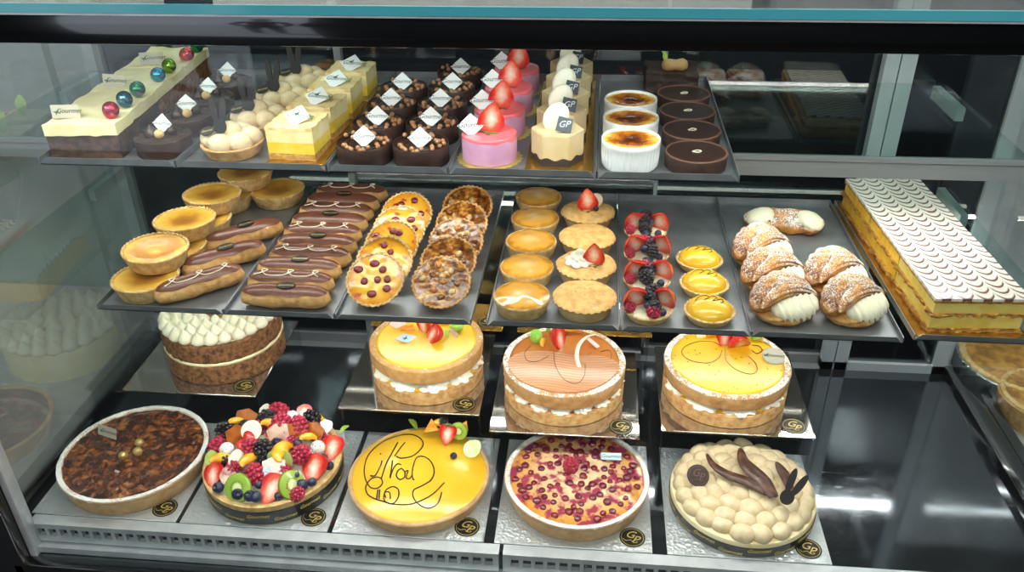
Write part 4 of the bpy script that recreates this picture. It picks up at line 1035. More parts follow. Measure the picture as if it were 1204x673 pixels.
for cx, cy, kd, nm in ((380, 150, 'rasp', 'raspberry'), (330, 210, 'straw', 'strawberry'), (560, 230, 'rasp', 'raspberry'), (250, 360, 'rasp', 'raspberry'), (620, 130, 'blue', 'blueberry'), (400, 330, 'blackb', 'blackberry'), (520, 380, 'rasp', 'raspberry'), (640, 300, 'blue', 'blueberry'), (205, 330, 'blackb', 'blackberry'), (440, 300, 'rasp', 'raspberry'), (540, 110, 'blue', 'blueberry'), (310, 300, 'blue', 'blueberry'), (700, 190, 'rasp', 'raspberry'), (380, 450, 'blue', 'blueberry'), (480, 510, 'blue', 'blueberry'), (580, 500, 'rasp', 'raspberry'), (180, 220, 'rasp', 'raspberry'), (300, 150, 'blackb', 'blackberry')): fruit(cx, cy, kd, nm, .95, None, -.001)
fruit(275, 465, 'kiwi', 'kiwi_slice', 1.35, (.95, 0, -.2), .001); fruit(545, 450, 'kiwi', 'kiwi_slice', 1.35, (.6, .9, .2), .001)
b = NB(); prism(b, [(-.012, -.009), (.010, -.012), (.013, .006), (.002, .012), (-.011, .008)], -.0007, .0007); ME['shard'] = proto_mesh('sugar_shard', b, 'amber')
for cx, cy, r_ in ((310, 100, (.9, .2, .2)), (665, 170, (1.0, .1, -.2)), (480, 180, (.8, -.3, .4)), (560, 178, (.9, .3, .2)), (262, 190, (1.0, .0, .6)), (455, 360, (.8, 0, .3))): fruit(cx, cy, 'shard', 'sugar_shard', 1.2, r_, .009)
b = NB(); lathe(b, [(0, 0), (.0165, 0), (.0172, .0012), (.0165, .0024), (0, .0024)], 40); d_ = build('white_chocolate_disc', b, 'white_choc', t, loc=local(t, 220+340/4.485, 470+165/4.485, .080), rot=(.75, 0, .05)); monogram(d_, .0027, .0165, 'cream', True)
b = NB(); prism(b, [(-.006, -.0085), (.006, -.0085), (.006, .0085), (-.006, .0085)], 0, .0006); c_ = build('name_tag', b, 'card_blue', t, loc=local(t, 220+425/4.485, 470+385/4.485, .066), rot=(.8, 0, .5)); text('Gourmet', .0032, 'ink', c_, (0, 0, .0008), (0, 0, -.6))
place('leaf', ME['leaf'], t, local(t, 398, 511, .050), (.3, 0, -1.2), 1.1)
# F3 lemon dome cake with handwriting
t = thing('lemon_dome_cake', 'glossy yellow dome cake with chocolate handwriting and fruit on top', 'cake', (-.2605, 1.004, Z1)); lt = t
b = NB(); lathe(b, [(0, 0), (.105, 0), (.107, .001), (.1135, .022), (.1145, .0245), (.113, .0262), (.108, .0262), (0, .022)], 110); disp(b, .0007, 120); build('crust_case', b, 'crust_front', t)
DR, DH, DZ0 = .1095, .0235, .0255
b = NB(); lathe(b, [(DR, .0235)]+[(DR*(1-k/26), DZ0+DH*(1-(1-k/26)**2.3)) for k in range(27)], 90); build('lemon_dome', b, 'lemon', t, 180)
domez = lambda x, y: DZ0+DH*(1-min(1, math.hypot(x, y)/DR)**2.3)
def on_dome(cx, cy):
    px, py = 390+cx/4.205, 480+cy/4.205; z = .045
    for _ in range(5): q_ = local(lt, px, py, z); z = domez(q_.x, q_.y)
    return V((q_.x, q_.y, z+.0004))
def stroke(bm, pts, r=.0011, s=5):
    dd = [on_dome(*p) for p in pts]; tube(bm, smooth_path(dd, s), r, 5)
b = NB()
stroke(b, [(320, 240), (345, 249), (400, 238), (440, 205), (452, 172), (425, 142), (370, 131), (290, 150), (220, 192), (178, 240), (161, 300), (166, 350), (190, 392), (225, 398), (250, 375), (244, 350), (220, 343), (188, 358), (168, 395), (180, 430), (215, 450), (255, 462), (300, 474), (328, 445), (330, 405), (302, 390), (268, 408), (258, 445), (275, 470), (330, 478), (390, 476), (450, 455), (505, 422), (557, 370)])
stroke(b, [(544, 418), (525, 472), (480, 496), (435, 480), (405, 445), (405, 408), (445, 386), (490, 358), (507, 315), (492, 268), (458, 242), (422, 245), (404, 285), (398, 325), (402, 352), (410, 356)])
stroke(b, [(248, 262), (240, 290), (215, 335), (192, 335)]); stroke(b, [(326, 172), (300, 220), (268, 280), (245, 352)]); stroke(b, [(362, 172), (338, 200), (312, 238)])
stroke(b, [(300, 262), (296, 300), (288, 348), (305, 300), (325, 278), (345, 282)]); stroke(b, [(345, 300), (328, 310), (320, 335), (335, 354), (358, 345), (362, 318), (345, 300)]); stroke(b, [(362, 318), (378, 310), (368, 345), (385, 350), (400, 330)])
stroke(b, [(228, 405), (222, 452)], .0012); stroke(b, [(238, 405), (234, 450)], .0012); stroke(b, [(268, 445), (262, 420), (285, 418), (290, 450)])
build('chocolate_handwriting', b, 'choc_black', t, 180)
b = NB(); q_ = on_dome(242, 228); ball(b, q_, .0015, 1); build('chocolate_dot', b, 'choc_black', t, 180)
def ondome(cx, cy, kind, name, rot, s=1, dz=.006): q_ = on_dome(cx, cy); q_.z += dz; return put(kind, name, lt, q_, rot, s)
def lift(cx, cy, z, kind, name, rot, sc): return put(kind, name, lt, local(lt, 390+cx/4.205, 480+cy/4.205, z), rot, sc)
o = lift(572, 132, .060, 'straw_half', 'strawberry', (-.55, .25, .15), 1.25); place('calyx', ME['calyx'], o, (0, .002, .0142))
lift(695, 200, .050, 'melon', 'melon_slice', (-.9, .5, -.7), 1.35); lift(630, 112, .060, 'kiwi', 'kiwi_slice', (1.2, .3, -.3), 1.1)
ondome(604, 250, 'blue', 'blueberry', (0, 0, 0), .95, .005); ondome(425, 112, 'leaf', 'leaf', (.55, 0, 1.3), 1.15, .002)
b = NB(); prism(b, [(-.010, -.008), (.011, -.005), (.001, .011)], -.0022, .0022); ME['oseg'] = proto_mesh('orange_wedge', b, 'orange_seg')
lift(490, 92, .062, 'oseg', 'orange_wedge', (1.1, 0, .1), 1.2); lift(652, 88, .064, 'oseg', 'orange_wedge', (1.1, .3, -.3), .9)
lift(553, 62, .068, 'blackb', 'blackberry', None, .8); lift(535, 90, .058, 'peach', 'peach_slice', (.6, 0, .3), 1.2)
# F4 baked berry tart
t = thing('baked_berry_tart', 'sugar rimmed custard tart full of baked dark berries with one raspberry in the centre', 'tart', (-.006, 1.011, Z1))
big_shell(t, .107, .1145, .0335, 'crust_front', 'crust_rim')
b = NB(); lathe(b, [(.1077, .0295)]+[(.1077*(1-k/30), .0322+.002*math.sin(k/30*PI/2)) for k in range(31)], 110); disp(b, .0016, 70, 5, keep_bottom=.030); build('custard_filling', b, 'berry_custard', t, 180)
bb = NB(); ball(bb, (0, 0, 0), (.0052, .0050, .0034), 2); disp(bb, .0007, 300, 1); ME['bberry'] = proto_mesh('baked_berry', bb, 'berry_dark', 180)
bb = NB(); ball(bb, (0, 0, 0), (.0044, .0050, .0032), 2); disp(bb, .0009, 320, 2); ME['bberry2'] = proto_mesh('baked_berry', bb, 'rasp_dark', 180)
q = random.Random(4); pts = []
while len(pts) < 96:
    a = q.uniform(0, 2*PI); r_ = .099*math.sqrt(q.random()); x, y = r_*math.cos(a), r_*math.sin(a)
    if all((x-u)**2+(y-w)**2 > .0122**2 for u, w in pts) or q.random() < .004: pts.append((x, y))
for x, y in pts: place('baked_berry', ME[q.choice(('bberry', 'bberry2'))], t, (x, y, .0340), (0, 0, q.uniform(0, 6)), q.uniform(.95, 1.5))
put('rasp', 'raspberry', t, local(t, 671, 548, .045), (.1, .1, 0), 1.3)
b = NB(); prism(b, [(-.0165, -.006), (.0165, -.006), (.0165, .006), (-.0165, .006)], 0, .0006); c_ = build('name_card', b, 'card_blue', t, loc=local(t, 718.5, 537, .043), rot=(.45, 0, .02)); text('Gourmet', .0088, 'ink', c_, (0, 0, .0008))
# F5 meringue cake
t = thing('meringue_cake', 'round cake covered in beige meringue eggs, with chocolate feathers and bunny ears', 'cake', (.254, 1.006, Z1)); mt = t
b = NB(); lathe(b, [(0, 0), (.109, 0), (.1105, .001), (.1118, .026), (.1105, .0282), (.104, .029), (0, .029)], 110); build('ganache_base', b, 'ganache', t)
ribbon(t, .1106, .1116, .0015, .0205)
q = random.Random(8); k_ = 0
for rr, n, zz, sc in ((.094, 22, .033, 1.0), (.075, 17, .0385, 1.02), (.055, 12, .043, 1.06), (.034, 8, .046, 1.05), (.0125, 3, .048, 1.0)):
    for k in range(n):
        a = 2*PI*(k+.5*(k_ % 2))/n+q.uniform(-.05, .05); f = q.uniform(1.08, 1.3)*sc; r2 = rr+q.uniform(-.003, .003)
        b = NB(); ball(b, (0, 0, 0), (.0152*f, .0128*f, .0115*f), 3); disp(b, .0012, 80, k+k_*30)
        build('meringue_egg', b, 'meringue', t, 180, (r2*math.cos(a), r2*math.sin(a), zz), (q.uniform(-.2, .2), q.uniform(-.2, .2), a+PI/2+q.uniform(-.4, .4)))
    k_ += 1
def c5(cx, cy, z): return local(mt, 770+cx/3.89, 500+cy/3.89, z)
def feather(pts, wid, z0, z1, name='chocolate_feather', m='choc'):
    b = NB(); n = len(pts); L_, R_ = [], []
    dd = [c5(*p, z0+(z1-z0)*i/(n-1)) for i, p in enumerate(pts)]; dd = smooth_path(dd, 4); m_ = len(dd); tv = []
    for i, p in enumerate(dd):
        d = (dd[min(i+1, m_-1)]-dd[max(i-1, 0)]).normalized(); s = d.cross(V((0, -.3, 1))).normalized(); tt = i/(m_-1)
        w_ = wid*(.08+.92*math.sin(PI*min(1, .04+tt*.80))**.8)/2; tv.append((b.verts.new(p-s*w_), b.verts.new(p+V((0, 0, .0012))), b.verts.new(p+s*w_)))
    for A, B in zip(tv, tv[1:]): b.faces.new((A[0], A[1], B[1], B[0])); b.faces.new((A[1], A[2], B[2], B[1]))
    bmesh.ops.recalc_face_normals(b, faces=b.faces[:]); bmesh.ops.solidify(b, geom=b.faces[:], thickness=.0012); build(name, b, m, t, 180)
M['feather'] = mat('marbled_chocolate', '#4A2B22', .35, '#7A5546', 60, (.5, .72))
feather([(238, 132), (265, 180), (330, 225), (420, 258), (500, 300), (560, 322)], .016, .072, .066, m='feather')
feather([(392, 108), (405, 165), (450, 215), (500, 260), (545, 330)], .024, .078, .068, m='feather')
feather([(555, 170), (575, 200), (600, 240), (625, 310)], .016, .074, .064, m='feather')
bo = place('chocolate_bunny', bunny_me(), t, c5(590, 355, .070), (1.0, .3, -.42), 1.55)
b = NB(); lathe(b, [(0, 0), (.0165, 0), (.0172, .001), (.0165, .0022), (0, .0022)], 40); d_ = build('chocolate_disc', b, 'choc', t, loc=c5(197, 232, .060), rot=(.65, 0, .1)); monogram(d_, .0024, .0165, 'choc_rim')
# R1 carrot cake
t = thing('carrot_cake', 'tall two layer brown carrot cake with peaked cream piping on top', 'cake', (-.660, 1.232, Z2), 0)
rc = .1045
for z0, z1 in ((0, .0395), (.0455, .082)):
    b = NB(); lathe(b, [(0, z0), (rc-.002, z0)]+[(rc, z0+.002+(z1-z0-.004)*k/8) for k in range(9)]+[(rc-.002, z1)]+[(rc*(1-k/4), z1) for k in range(1, 5)], 110); disp(b, .0026, 120, int(z0*1000)); 
    for v in b.verts: v.co.z = max(v.co.z, z0 if z0 else 0)
    build('sponge_layer', b, 'cake_brown', t, 180)
b = NB(); lathe(b, [(0, .039), (rc-.001, .039), (rc+.0008, .0425), (rc-.001, .046), (0, .046)], 90); disp(b, .001, 80); build('cream_layer', b, 'icing', t, 180)
b = NB(); disc(b, .099, .0835, .003); build('cream_top', b, 'cream', t)
ME['kiss'] = proto_mesh('piped_kiss', kiss_bm(.0125, .025), 'cream', 180)
q = random.Random(3)
for rr, n in ((.0935, 26), (.074, 20), (.055, 14), (.036, 9)):
    for k in range(n): a = 2*PI*(k+.5*(n % 4 > 1))/n; place('piped_kiss', ME['kiss'], t, (rr*math.cos(a), rr*math.sin(a), .083), (q.uniform(-.12, .12), q.uniform(-.12, .12), 0), q.uniform(.92, 1.08))
b = NB()
for k in range(40): a = q.uniform(0, 6.28); r_ = .024*math.sqrt(q.random()); ball(b, (r_*math.cos(a), r_*math.sin(a), .088+q.uniform(0, .006)), q.uniform(.002, .004), 1)
build('crumb_topping', b, 'biscuit', t)
card(t, .034, (-.068, -.02, .112), .3, 'card_tan', diamond=False, emblem=True, tilt=-.5)
# R2..R4 double cakes
def double(t, r, h, hc, gap, glaze, top_mat, nros, dusted):
    b = NB(); lathe(b, [(0, 0), (r-.003, 0), (r-.001, .0012), (r, hc-.0012), (r-.001, hc), (0, hc)], 110); disp(b, .0008, 90); build('lower_crust', b, 'crust', t)
    b = NB(); lathe(b, [(r-.008, hc-.001), (r-.0075, hc+.0014), (r-.012, hc+.002), (0, hc+.002)], 80); build('lower_curd', b, glaze, t)
    zt = hc+gap; sc = min(1.9, PI*(r-.0185)/nros/.0155)
    for k in range(nros):
        a = 2*PI*k/nros; o = place('cream_rosette', ME['rosette'], t, ((r-.017*sc)*math.cos(a), (r-.017*sc)*math.sin(a), hc+.001), (0, 0, a), (sc, sc, (gap+.006)/.014*.98))
    b = NB(); lathe(b, [(0, zt-.001), (r-.02, zt-.001), (r-.02, zt+.004), (0, zt+.004)], 40)
    b.free()
    b = NB(); lathe(b, [(0, zt), (r-.002, zt), (r, zt+.0015), (r+.0012, h-.0035), (r+.0005, h-.0008), (r-.002, h+.0005), (r-.010, h), (r-.0105, h-.004), (0, h-.004)], 120); disp(b, .0008, 110, 2); build('upper_crust', b, dusted, t)
    b = NB(); lathe(b, [(r-.0098, h-.0035)]+[((r-.0095)*(1-k/14), h-.0004+.0020*math.sin(k/14*PI/2)) for k in range(15)], 90); build('glazed_top', b, top_mat, t, 180)
def garn(t, px, py, z): return local(t, px, py, z)
t = thing('lemon_double_cake', 'yellow glazed double cake with cream rosettes, strawberries and pale blue card', 'cake', (-.2765, 1.199, Z2)); HT = .071
double(t, .098, HT, .025, .0205, 'lemon_matt', 'lemon_matt', 10, 'crust_light_dust')
straw(t, garn(t, 507, 395, HT+.010), (-.55, .2, -1.2), True, 1.5, False); straw(t, garn(t, 497, 383, HT+.013), (-.2, -.3, -.6), True, 1.45, False)
b = NB(); prism(b, [(-.018, -.004), (.004, -.010), (.018, .004), (-.004, .010)], 0, .0006); c_ = build('name_card', b, 'card_blue', t, loc=garn(t, 477, 398, HT+.006), rot=(.35, .1, .15)); place('emblem', ME['swallow'] if 'swallow' in ME else None, c_, (0, 0, .0008), (0, 0, .4))
b = NB(); prism(b, [(-.016, -.004), (-.004, -.011), (.014, -.002), (.012, .009), (-.006, .010)], -.0008, .0008); build('pink_chocolate_shard', b, 'pinkwhite', t, loc=garn(t, 468, 380, HT+.012), rot=(.7, .2, .3))
b = NB(); prism(b, [(-.013, -.003), (.012, -.007), (.013, .005), (-.010, .006)], -.001, .001); build('orange_wedge', b, 'orange_seg', t, loc=garn(t, 479, 386, HT+.007), rot=(.5, .1, .5))
b = NB(); ball(b, (0, 0, 0), (.013, .010, .010), 3); disp(b, .005, 90, 3); build('green_garnish', b, 'leaf_bright', t, 180, garn(t, 537, 384, HT+.009))
put('leaf', 'leaf', t, garn(t, 527, 397, HT+.004), (.2, 0, .6), .8)
b = NB(); prism(b, [(-.009, -.004), (.009, -.004), (.009, .004), (-.009, .004)], -.0008, .0008); build('chocolate_tile', b, 'milk_choc', t, loc=garn(t, 534, 391.5, HT+.009), rot=(.8, .5, -.6))
put('peach', 'peach_slice', t, garn(t, 521, 379, HT+.006), (.5, 0, .5), 1.1)
t = thing('caramel_double_cake', 'caramel glazed double cake with rippled chocolate cream and white chocolate curl', 'cake', (-.0345, 1.1685, Z2)); HT = .0625
double(t, .1025, HT, .023, .0125, 'caramel', 'caramel', 16, 'crust_dust')
b = NB(); pts = [(-.094, -.012), (-.080, -.055), (-.05, -.080), (-.01, -.094), (.03, -.090), (.062, -.070), (.082, -.045), (.092, -.01), (.06, .012), (.02, .008), (-.03, .018), (-.07, .012)]
pl = [(p.x, p.y) for p in smooth_path([V((x, y, 0)) for x, y in pts], 5, True)]; prism(b, pl, HT+.0006, HT+.0032); bmesh.ops.bevel(b, geom=[e for e in b.edges if all(v.co.z > HT+.003 for v in e.verts)], offset=.0012, segments=2, affect='EDGES'); build('rippled_cream', b, 'caramel_waves', t, 50)
straw(t, garn(t, 659, 400, HT+.013), (-.4, .35, 1.0), True, 1.55, False)
b = NB(); ball(b, (0, 0, 0), (.011, .008, .012), 3); disp(b, .005, 90, 5); build('green_garnish', b, 'leaf_bright', t, 180, garn(t, 631, 396, HT+.010))
put('leaf', 'leaf', t, garn(t, 645, 393, HT+.010), (.9, 0, .4), .9); put('peach', 'peach_slice', t, garn(t, 641, 404, HT+.006), (.6, 0, 1.4), 1.0); put('peach', 'peach_slice', t, garn(t, 671, 390, HT+.006), (.4, 0, .2), 1.3)
b = NB(); ci = [garn(t, 681, 432, HT+.004), garn(t, 678, 419, HT+.012), garn(t, 681, 405, HT+.018), garn(t, 690, 396, HT+.017), garn(t, 700, 393, HT+.010)]
cs = smooth_path(ci, 5); tv = []
for i, p in enumerate(cs): w_ = .0085*(1-.5*i/len(cs)); s = V((.95, -.3, .1)); tv.append((b.verts.new(p-s*w_/2), b.verts.new(p+s*w_/2)))
for A, B in zip(tv, tv[1:]): b.faces.new((A[0], A[1], B[1], B[0]))
bmesh.ops.recalc_face_normals(b, faces=b.faces[:]); bmesh.ops.solidify(b, geom=b.faces[:], thickness=.0012); build('white_chocolate_curl', b, 'white_choc', t, 180)
b = NB(); prism(b, [(-.004, -.013), (.004, -.013), (.004, .013), (-.004, .013)], -.0008, .0008); build('pink_chocolate_shard', b, 'pinkwhite', t, loc=garn(t, 697, 403, HT+.007), rot=(.3, .1, .9))
def zsquig(t, pxs, z, r=.00055):
    b = NB(); tube(b, smooth_path([garn(t, x, y, z) for x, y in pxs], 6), r, 5); build('chocolate_squiggle', b, 'choc_black', t, 180)
zsquig(t, [(624, 407), (617, 415), (620, 424), (632, 425), (645, 419)], HT+.0036); zsquig(t, [(651, 413), (653, 430), (663, 446), (678, 451), (687, 442), (688, 428)], HT+.0036); zsquig(t, [(695, 415), (690, 420), (697, 428), (712, 427), (719, 420), (716, 412), (706, 414)], HT+.0024)
t = thing('passionfruit_double_cake', 'bright yellow double cake with seeds, two strawberries and round pale card', 'cake', (.2385, 1.1865, Z2)); HT = .0625
double(t, .1035, HT, .024, .0135, 'mango', 'mango', 9, 'crust_dust')
straw(t, garn(t, 852, 399, HT+.012), (-.3, .15, .3), True, 1.25, False); straw(t, garn(t, 871, 405, HT+.012), (-.6, PI*.95, .2), True, 1.6, False)
put('peach', 'peach_slice', t, garn(t, 838, 395, HT+.005), (.4, 0, .4), 1.1); put('pear', 'pear_slice', t, garn(t, 824, 393, HT+.004), (-.8, 0, .4), .9)
b = NB(); prism(b, [(-.008, -.008), (.009, -.004), (.004, .010)], -.002, .002); build('orange_wedge', b, 'orange_seg', t, loc=garn(t, 874, 390, HT+.012), rot=(.8, 0, .2))
b = NB(); ball(b, (0, 0, 0), (.009, .007, .006), 3); disp(b, .004, 90, 9); build('green_garnish', b, 'leaf_bright', t, 180, garn(t, 889, 396, HT+.006))
b = NB(); lathe(b, [(0, 0), (.0185, 0), (.0185, .0006), (0, .0006)], 36); c_ = build('round_card', b, 'card_tan', t, loc=garn(t, 909.5, 419, HT+.005), rot=(.25, .05, 0)); text('Gourmet', .0085, 'ink', c_, (.002, .001, .0009)); place('emblem', ME['swallow'], c_, (-.012, 0, .0009))
zsquig(t, [(848, 407), (838, 402), (820, 402), (805, 408), (802, 416), (812, 424), (832, 427), (845, 421), (849, 412)], HT+.0018); zsquig(t, [(853, 411), (854, 424), (866, 435), (882, 440), (890, 436), (888, 427), (880, 419)], HT+.0018); zsquig(t, [(884, 406), (892, 407), (896, 412), (890, 416), (884, 412)], HT+.0018)
q = random.Random(2)
for k in range(26):
    a = q.uniform(0, 6.28); r_ = .09*math.sqrt(q.random()); b = NB(); ball(b, (0, 0, 0), (.0013, .0009, .0007), 1)
    build('passionfruit_seed', b, 'choc_black', t, 180, (r_*math.cos(a), r_*math.sin(a), HT+.0016), (0, 0, a))
# ------------------------------------------------------------------ neighbouring cases
nb = thing('neighbouring_display_case', 'second display case seen hazily through the left side glass', 'display case', (0, 0, 0))
def npart(par, name, m, *boxes):
    b = NB()
    for x in boxes: box(b, *x)
    return build(name, b, m, par)
npart(nb, 'deck', 'steel', (-2.3, XL-.036, .90, RY+.1, DZ-.02, DZ))
npart(nb, 'base', 'black_matt', (-2.3, XL-.075, .86, RY+.1, .08, DZ-.021))
npart(nb, 'shelf_glass', 'glass_shelf', (-2.3, XL-.05, 1.10, RY, .844, .85)); npart(nb, 'shelf_glass', 'glass_shelf', (-2.3, XL-.05, 1.10, RY, 1.064, 1.07))
npart(nb, 'rear_panel', 'steel', (-2.3, XL-.036, RY+.102, RY+.12, .08, 1.38))
npart(nb, 'front_glass', 'glass', (-2.3, XL-.052, GY, GY+.006, DZ, 1.37))
npart(nb, 'corner_bracket', 'steel', (XL-.07, XL-.05, RY-.04, RY-.02, DZ, 1.37), (-2.3, -2.28, RY-.04, RY-.02, DZ, 1.37))
for (x, y), lab in zip(((-.985, 1.27), (-1.075, 1.33), (-1.00, 1.35), (-1.13, 1.25)), ('nearest the dividing glass', 'farthest back in the corner', 'behind the nearest one', 'farthest left')):
    t = thing('leaf_topped_slice', 'brown slice with pale green leaf seen through the left glass, '+lab, 'cake', (x, y, 1.0705), .1, 'leaf topped slices beyond the glass')
    b = NB(); box(b, -.036, .036, -.03, .03, 0, .036, sub=6); disp(b, .003, 120, x*9)
    for v in b.verts: v.co.z = max(0, v.co.z)
    build('sponge', b, 'cake_brown', t)
    b = NB(); box(b, -.036, .036, -.03, .03, .0365, .042, sub=5); disp(b, .001, 90); build('cream_top', b, 'meringue', t)
    place('leaf', ME['leaf'], t, (0, -.008, .042), (.7, 0, .4), 1.8)
for i, x in enumerate((-1.16, -1.035)):
    t = thing('iced_custard_slice', ['feather iced custard slice beyond the left glass, farther one', 'feather iced custard slice beyond the left glass, nearer one'][i], 'custard slice', (x, 1.14, .8505), .1, 'custard slices beyond the glass')
    b = NB(); box(b, 0, .105, 0, .22, 0, .040, sub=7); disp(b, .002, 90, i)
    for v in b.verts: v.co.z = max(0, v.co.z)
    build('custard_body', b, 'custard_fill', t); b = NB(); box(b, 0, .105, 0, .22, .0405, .044, sub=5); build('feathered_icing', b, 'fondant', t)
t = thing('piped_cream_cake', 'pale piped cream cake on the deck beyond the left side glass', 'cake', (-1.055, 1.33, DZ+.0005))
b = NB(); lathe(b, [(0, 0), (.11, 0), (.112, .05), (.108, .06), (0, .06)], 60); build('sponge', b, 'icing', t)
for rr, n in ((.098, 22), (.074, 16), (.05, 10), (.02, 4)):
    for k in range(n): a = 2*PI*k/n; place('piped_kiss', ME['kiss'], t, (rr*math.cos(a), rr*math.sin(a), .060), None, 1.2)
t = thing('dark_glazed_tart', 'dark glazed tart at the front of the deck beyond the left glass', 'tart', (-1.045, 1.06, DZ+.0005))
b = NB(); shell(b, .1, .11, .034, .008, .9); build('crust_case', b, 'crust_front', t); b = NB(); disc(b, .102, .032, .001); disp(b, .003, 80); build('caramel_filling', b, 'nut_glaze', t)
nr = thing('neighbouring_display_case', 'dark display case holding foil dish pies beyond the right sill', 'display case', (0, 0, 0))
npart(nr, 'deck', 'steel', (XR+.036, 2.3, .90, RY+.3, DZ-.03, DZ-.01)); npart(nr, 'base', 'black_matt', (XR+.075, 2.3, .86, RY+.3, .08, DZ-.031))
npart(nr, 'side_sill', 'black', (XR+.0365, XR+.055, .90, RY+.3, DZ-.009, DZ+.02)); npart(nr, 'rear_panel', 'steel', (XR+.036, 2.3, RY+.302, RY+.32, .08, 1.38))
for i, (px, py, z, r_, lab) in enumerate(((1128, 418, .655, .12, 'larger golden pie in a crimped foil dish, farther back beyond the right sill'), (1177, 462, .655, .085, 'smaller golden pie at the right edge, nearer than the foil dish pie'))):
    p = P(px, py, z); t = thing('foil_dish_pie' if i == 0 else 'round_pie', lab, 'pie', (p.x+r_, p.y, DZ-.0095), 0, 'pies in the right case')
    b = NB(); lathe(b, [(0, 0), (r_*.90, 0), (r_*.91, .002), (r_*.98, .044), (r_, .046), (r_*.99, .048), (r_*.95, .046), (r_*.94, .040), (0, .040)], 160, f=(lambda a, r, z: (r*(1+.012*math.cos(52*a)) if z > .001 else r, z)) if i == 0 else None); build('foil_dish' if i == 0 else 'pie_case', b, 'alu_foil' if i == 0 else 'crust', t)
    b = NB(); lathe(b, [(r_*.945, .042), (r_*.95, .050), (r_*.90, .053), (r_*.86, .050), (r_*.86, .045)], 120, f=lambda a, r, z: (r+.0012*math.cos(40*a), z)); build('crust_rim', b, 'crust_pale', t)
    b = NB(); lathe(b, [(r_*.88, .043)]+[(r_*.87*(1-k/16), .0465+.005*math.sin(k/16*PI/2)) for k in range(17)], 60); disp(b, .003, 60, i); build('pie_filling', b, M.setdefault('gold_crust', mat('golden_pie_crust', '#C08A36', .5, '#8F5E20', 55, bump=.6, bscale=120)), t)
# staff side behind the case
b = NB(); box(b, -1.6, 2.2, 2.55, 3.1, 0, 1.28, bev=.01); o = build('service_counter', b, mat('counter_grey', '#55595E', .5)); tag(o, 'grey service counter behind the display case', 'counter')
for x, w_, h_, m_, lab in ((-1.2, .5, .35, 'carton', 'wide pale carton at the left of the back counter'), (-.45, .22, .5, 'steel', 'tall steel box on the back counter'), (.05, .6, .3, 'carton', 'low pale carton at the middle of the back counter'), (.95, .35, .42, 'steel', 'steel box at the right of the back counter')):
    b = NB(); box(b, x, x+w_, 2.6, 2.95, 1.281, 1.281+h_, bev=.006); o = build('storage_box', b, m_); tag(o, lab, 'box', 'boxes on the back counter')
for x, w_, y_, d_, h_, m_, lab in ((-.75, .14, .93, .25, .09, 'carton', 'flat pale carton at the left on the top glass of the case'), (-.45, .62, .98, .25, .10, 'carton', 'long white carton in the middle of the top glass'), (.19, .26, .95, .2, .08, 'steel', 'low grey metal box at the right of the top glass')):
    b = NB(); box(b, x, x+w_, y_, y_+d_, 1.415, 1.415+h_, bev=.004); o = build('flat_carton' if m_ == 'carton' else 'metal_box', b, m_); tag(o, lab, 'box', 'boxes on top of the case')
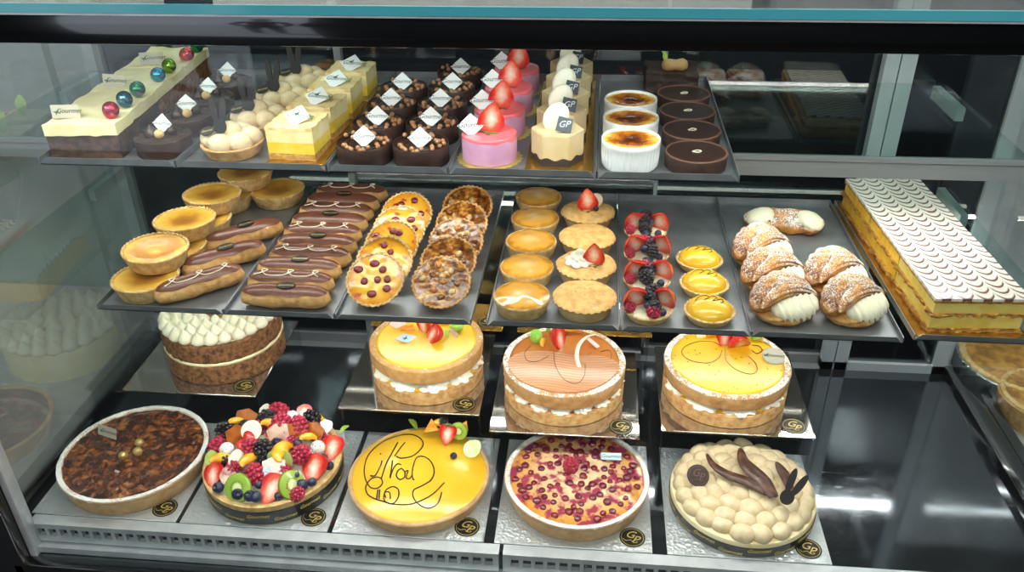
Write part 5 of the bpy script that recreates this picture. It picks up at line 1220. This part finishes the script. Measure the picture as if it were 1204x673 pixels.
# ------------------------------------------------------------------ people outside, seen only as reflections
def person(x, y, rz, label, top, legs):
    sk = [(0, 0, .96, .125), (0, 0, 1.10, .12), (0, 0, 1.28, .14), (0, 0, 1.44, .10), (0, .005, 1.52, .052), (0, .01, 1.60, .078), (0, .005, 1.70, .085)]
    ed = [(0, 1), (1, 2), (2, 3), (3, 4), (4, 5), (5, 6)]
    for sx in (-1, 1):
        n = len(sk); sk += [(sx*.17, 0, 1.41, .055), (sx*.235, -.02, 1.15, .043), (sx*.19, .06, .97, .036), (sx*.13, .07, .90, .034)]; ed += [(3, n), (n, n+1), (n+1, n+2), (n+2, n+3)]
        n = len(sk); sk += [(sx*.09, 0, .86, .088), (sx*.10, .01, .50, .060), (sx*.10, -.02, .09, .042), (sx*.10, .10, .035, .034)]; ed += [(0, n), (n, n+1), (n+1, n+2), (n+2, n+3)]
    me = bpy.data.meshes.new('person'); me.from_pydata([V(a[:3]) for a in sk], ed, [])
    o = bpy.data.objects.new('person', me); COL.objects.link(o); m = o.modifiers.new('skin', 'SKIN'); 
    for v, a in zip(me.skin_vertices[0].data, sk): v.radius = (a[3], a[3])
    me.skin_vertices[0].data[0].use_root = True
    m2 = o.modifiers.new('smooth', 'SUBSURF'); m2.levels = m2.render_levels = 2
    bpy.context.view_layer.update(); em = bpy.data.meshes.new_from_object(o.evaluated_get(bpy.context.evaluated_depsgraph_get())); o.modifiers.clear(); o.data = em
    for k in ('skin', top, legs): em.materials.append(M[k])
    for p in em.polygons: p.use_smooth = True; p.material_index = 0 if p.center.z > 1.5 else (1 if p.center.z > .92 else 2)
    b = NB(); ball(b, (0, -.012, 1.735), (.098, .105, .085), 3); build('hair', b, 'hair', o, 180)
    o.location = (x, y, 0); o.rotation_euler = (0, 0, rz); tag(o, label, 'person')
person(-2.55, -3.3, 2.9, 'person in black clothes standing on the paving outside the shop door', 'cloth_black', 'cloth_black')
person(-1.75, -2.9, 2.6, 'person in a navy top and dark trousers by the shop doorway', 'cloth_blue', 'cloth_black')
# ------------------------------------------------------------------ light
w = bpy.data.worlds.new('world'); SC.world = w; w.use_nodes = True
bg = w.node_tree.nodes['Background']; bg.inputs[0].default_value = (.78, .88, 1, 1); bg.inputs[1].default_value = 1.6
def area(name, loc, size, energy, dirv, col=(1, 1, 1)):
    L = bpy.data.lights.new(name, 'AREA'); L.shape = 'RECTANGLE'; L.size, L.size_y = size; L.energy = energy; L.color = col
    o = bpy.data.objects.new(name, L); COL.objects.link(o); o.location = loc; o.rotation_euler = V(dirv).to_track_quat('-Z', 'Y').to_euler(); return o
area('ceiling_fill_light', (0, -1.0, 2.88), (3.2, .5), 110, (0, .55, -1), (1, .98, .95))  # added unseen fill in place of daylight on the case fronts
area('ceiling_fill_light', (0, 2.3, 2.88), (3.2, .3), 30, (0, .1, -1), (1, .97, .92))  # added unseen fill that brightens the staff side
area('ceiling_fill_light', (-.6, .6, 2.88), (1.2, .3), 26, (0, 0, -1), (1, .97, .92))
area('ceiling_fill_light', (1.2, .6, 2.88), (1.2, .3), 26, (0, 0, -1), (1, .97, .92))
L = bpy.data.lights.new('sun', 'SUN'); L.energy = 9; L.angle = .01; L.color = (1, .97, .92)
o = bpy.data.objects.new('sun', L); COL.objects.link(o); o.location = (-3, -5, 6); o.rotation_euler = V((.55, .12, -1)).to_track_quat('-Z', 'Y').to_euler()
SC.cycles.transparent_max_bounces = 40; SC.cycles.max_bounces = 10
SC.view_settings.view_transform = 'Standard'; SC.view_settings.look = 'None'; SC.view_settings.gamma = 1; SC.view_settings.use_curve_mapping = False
SC.view_settings.exposure = 0
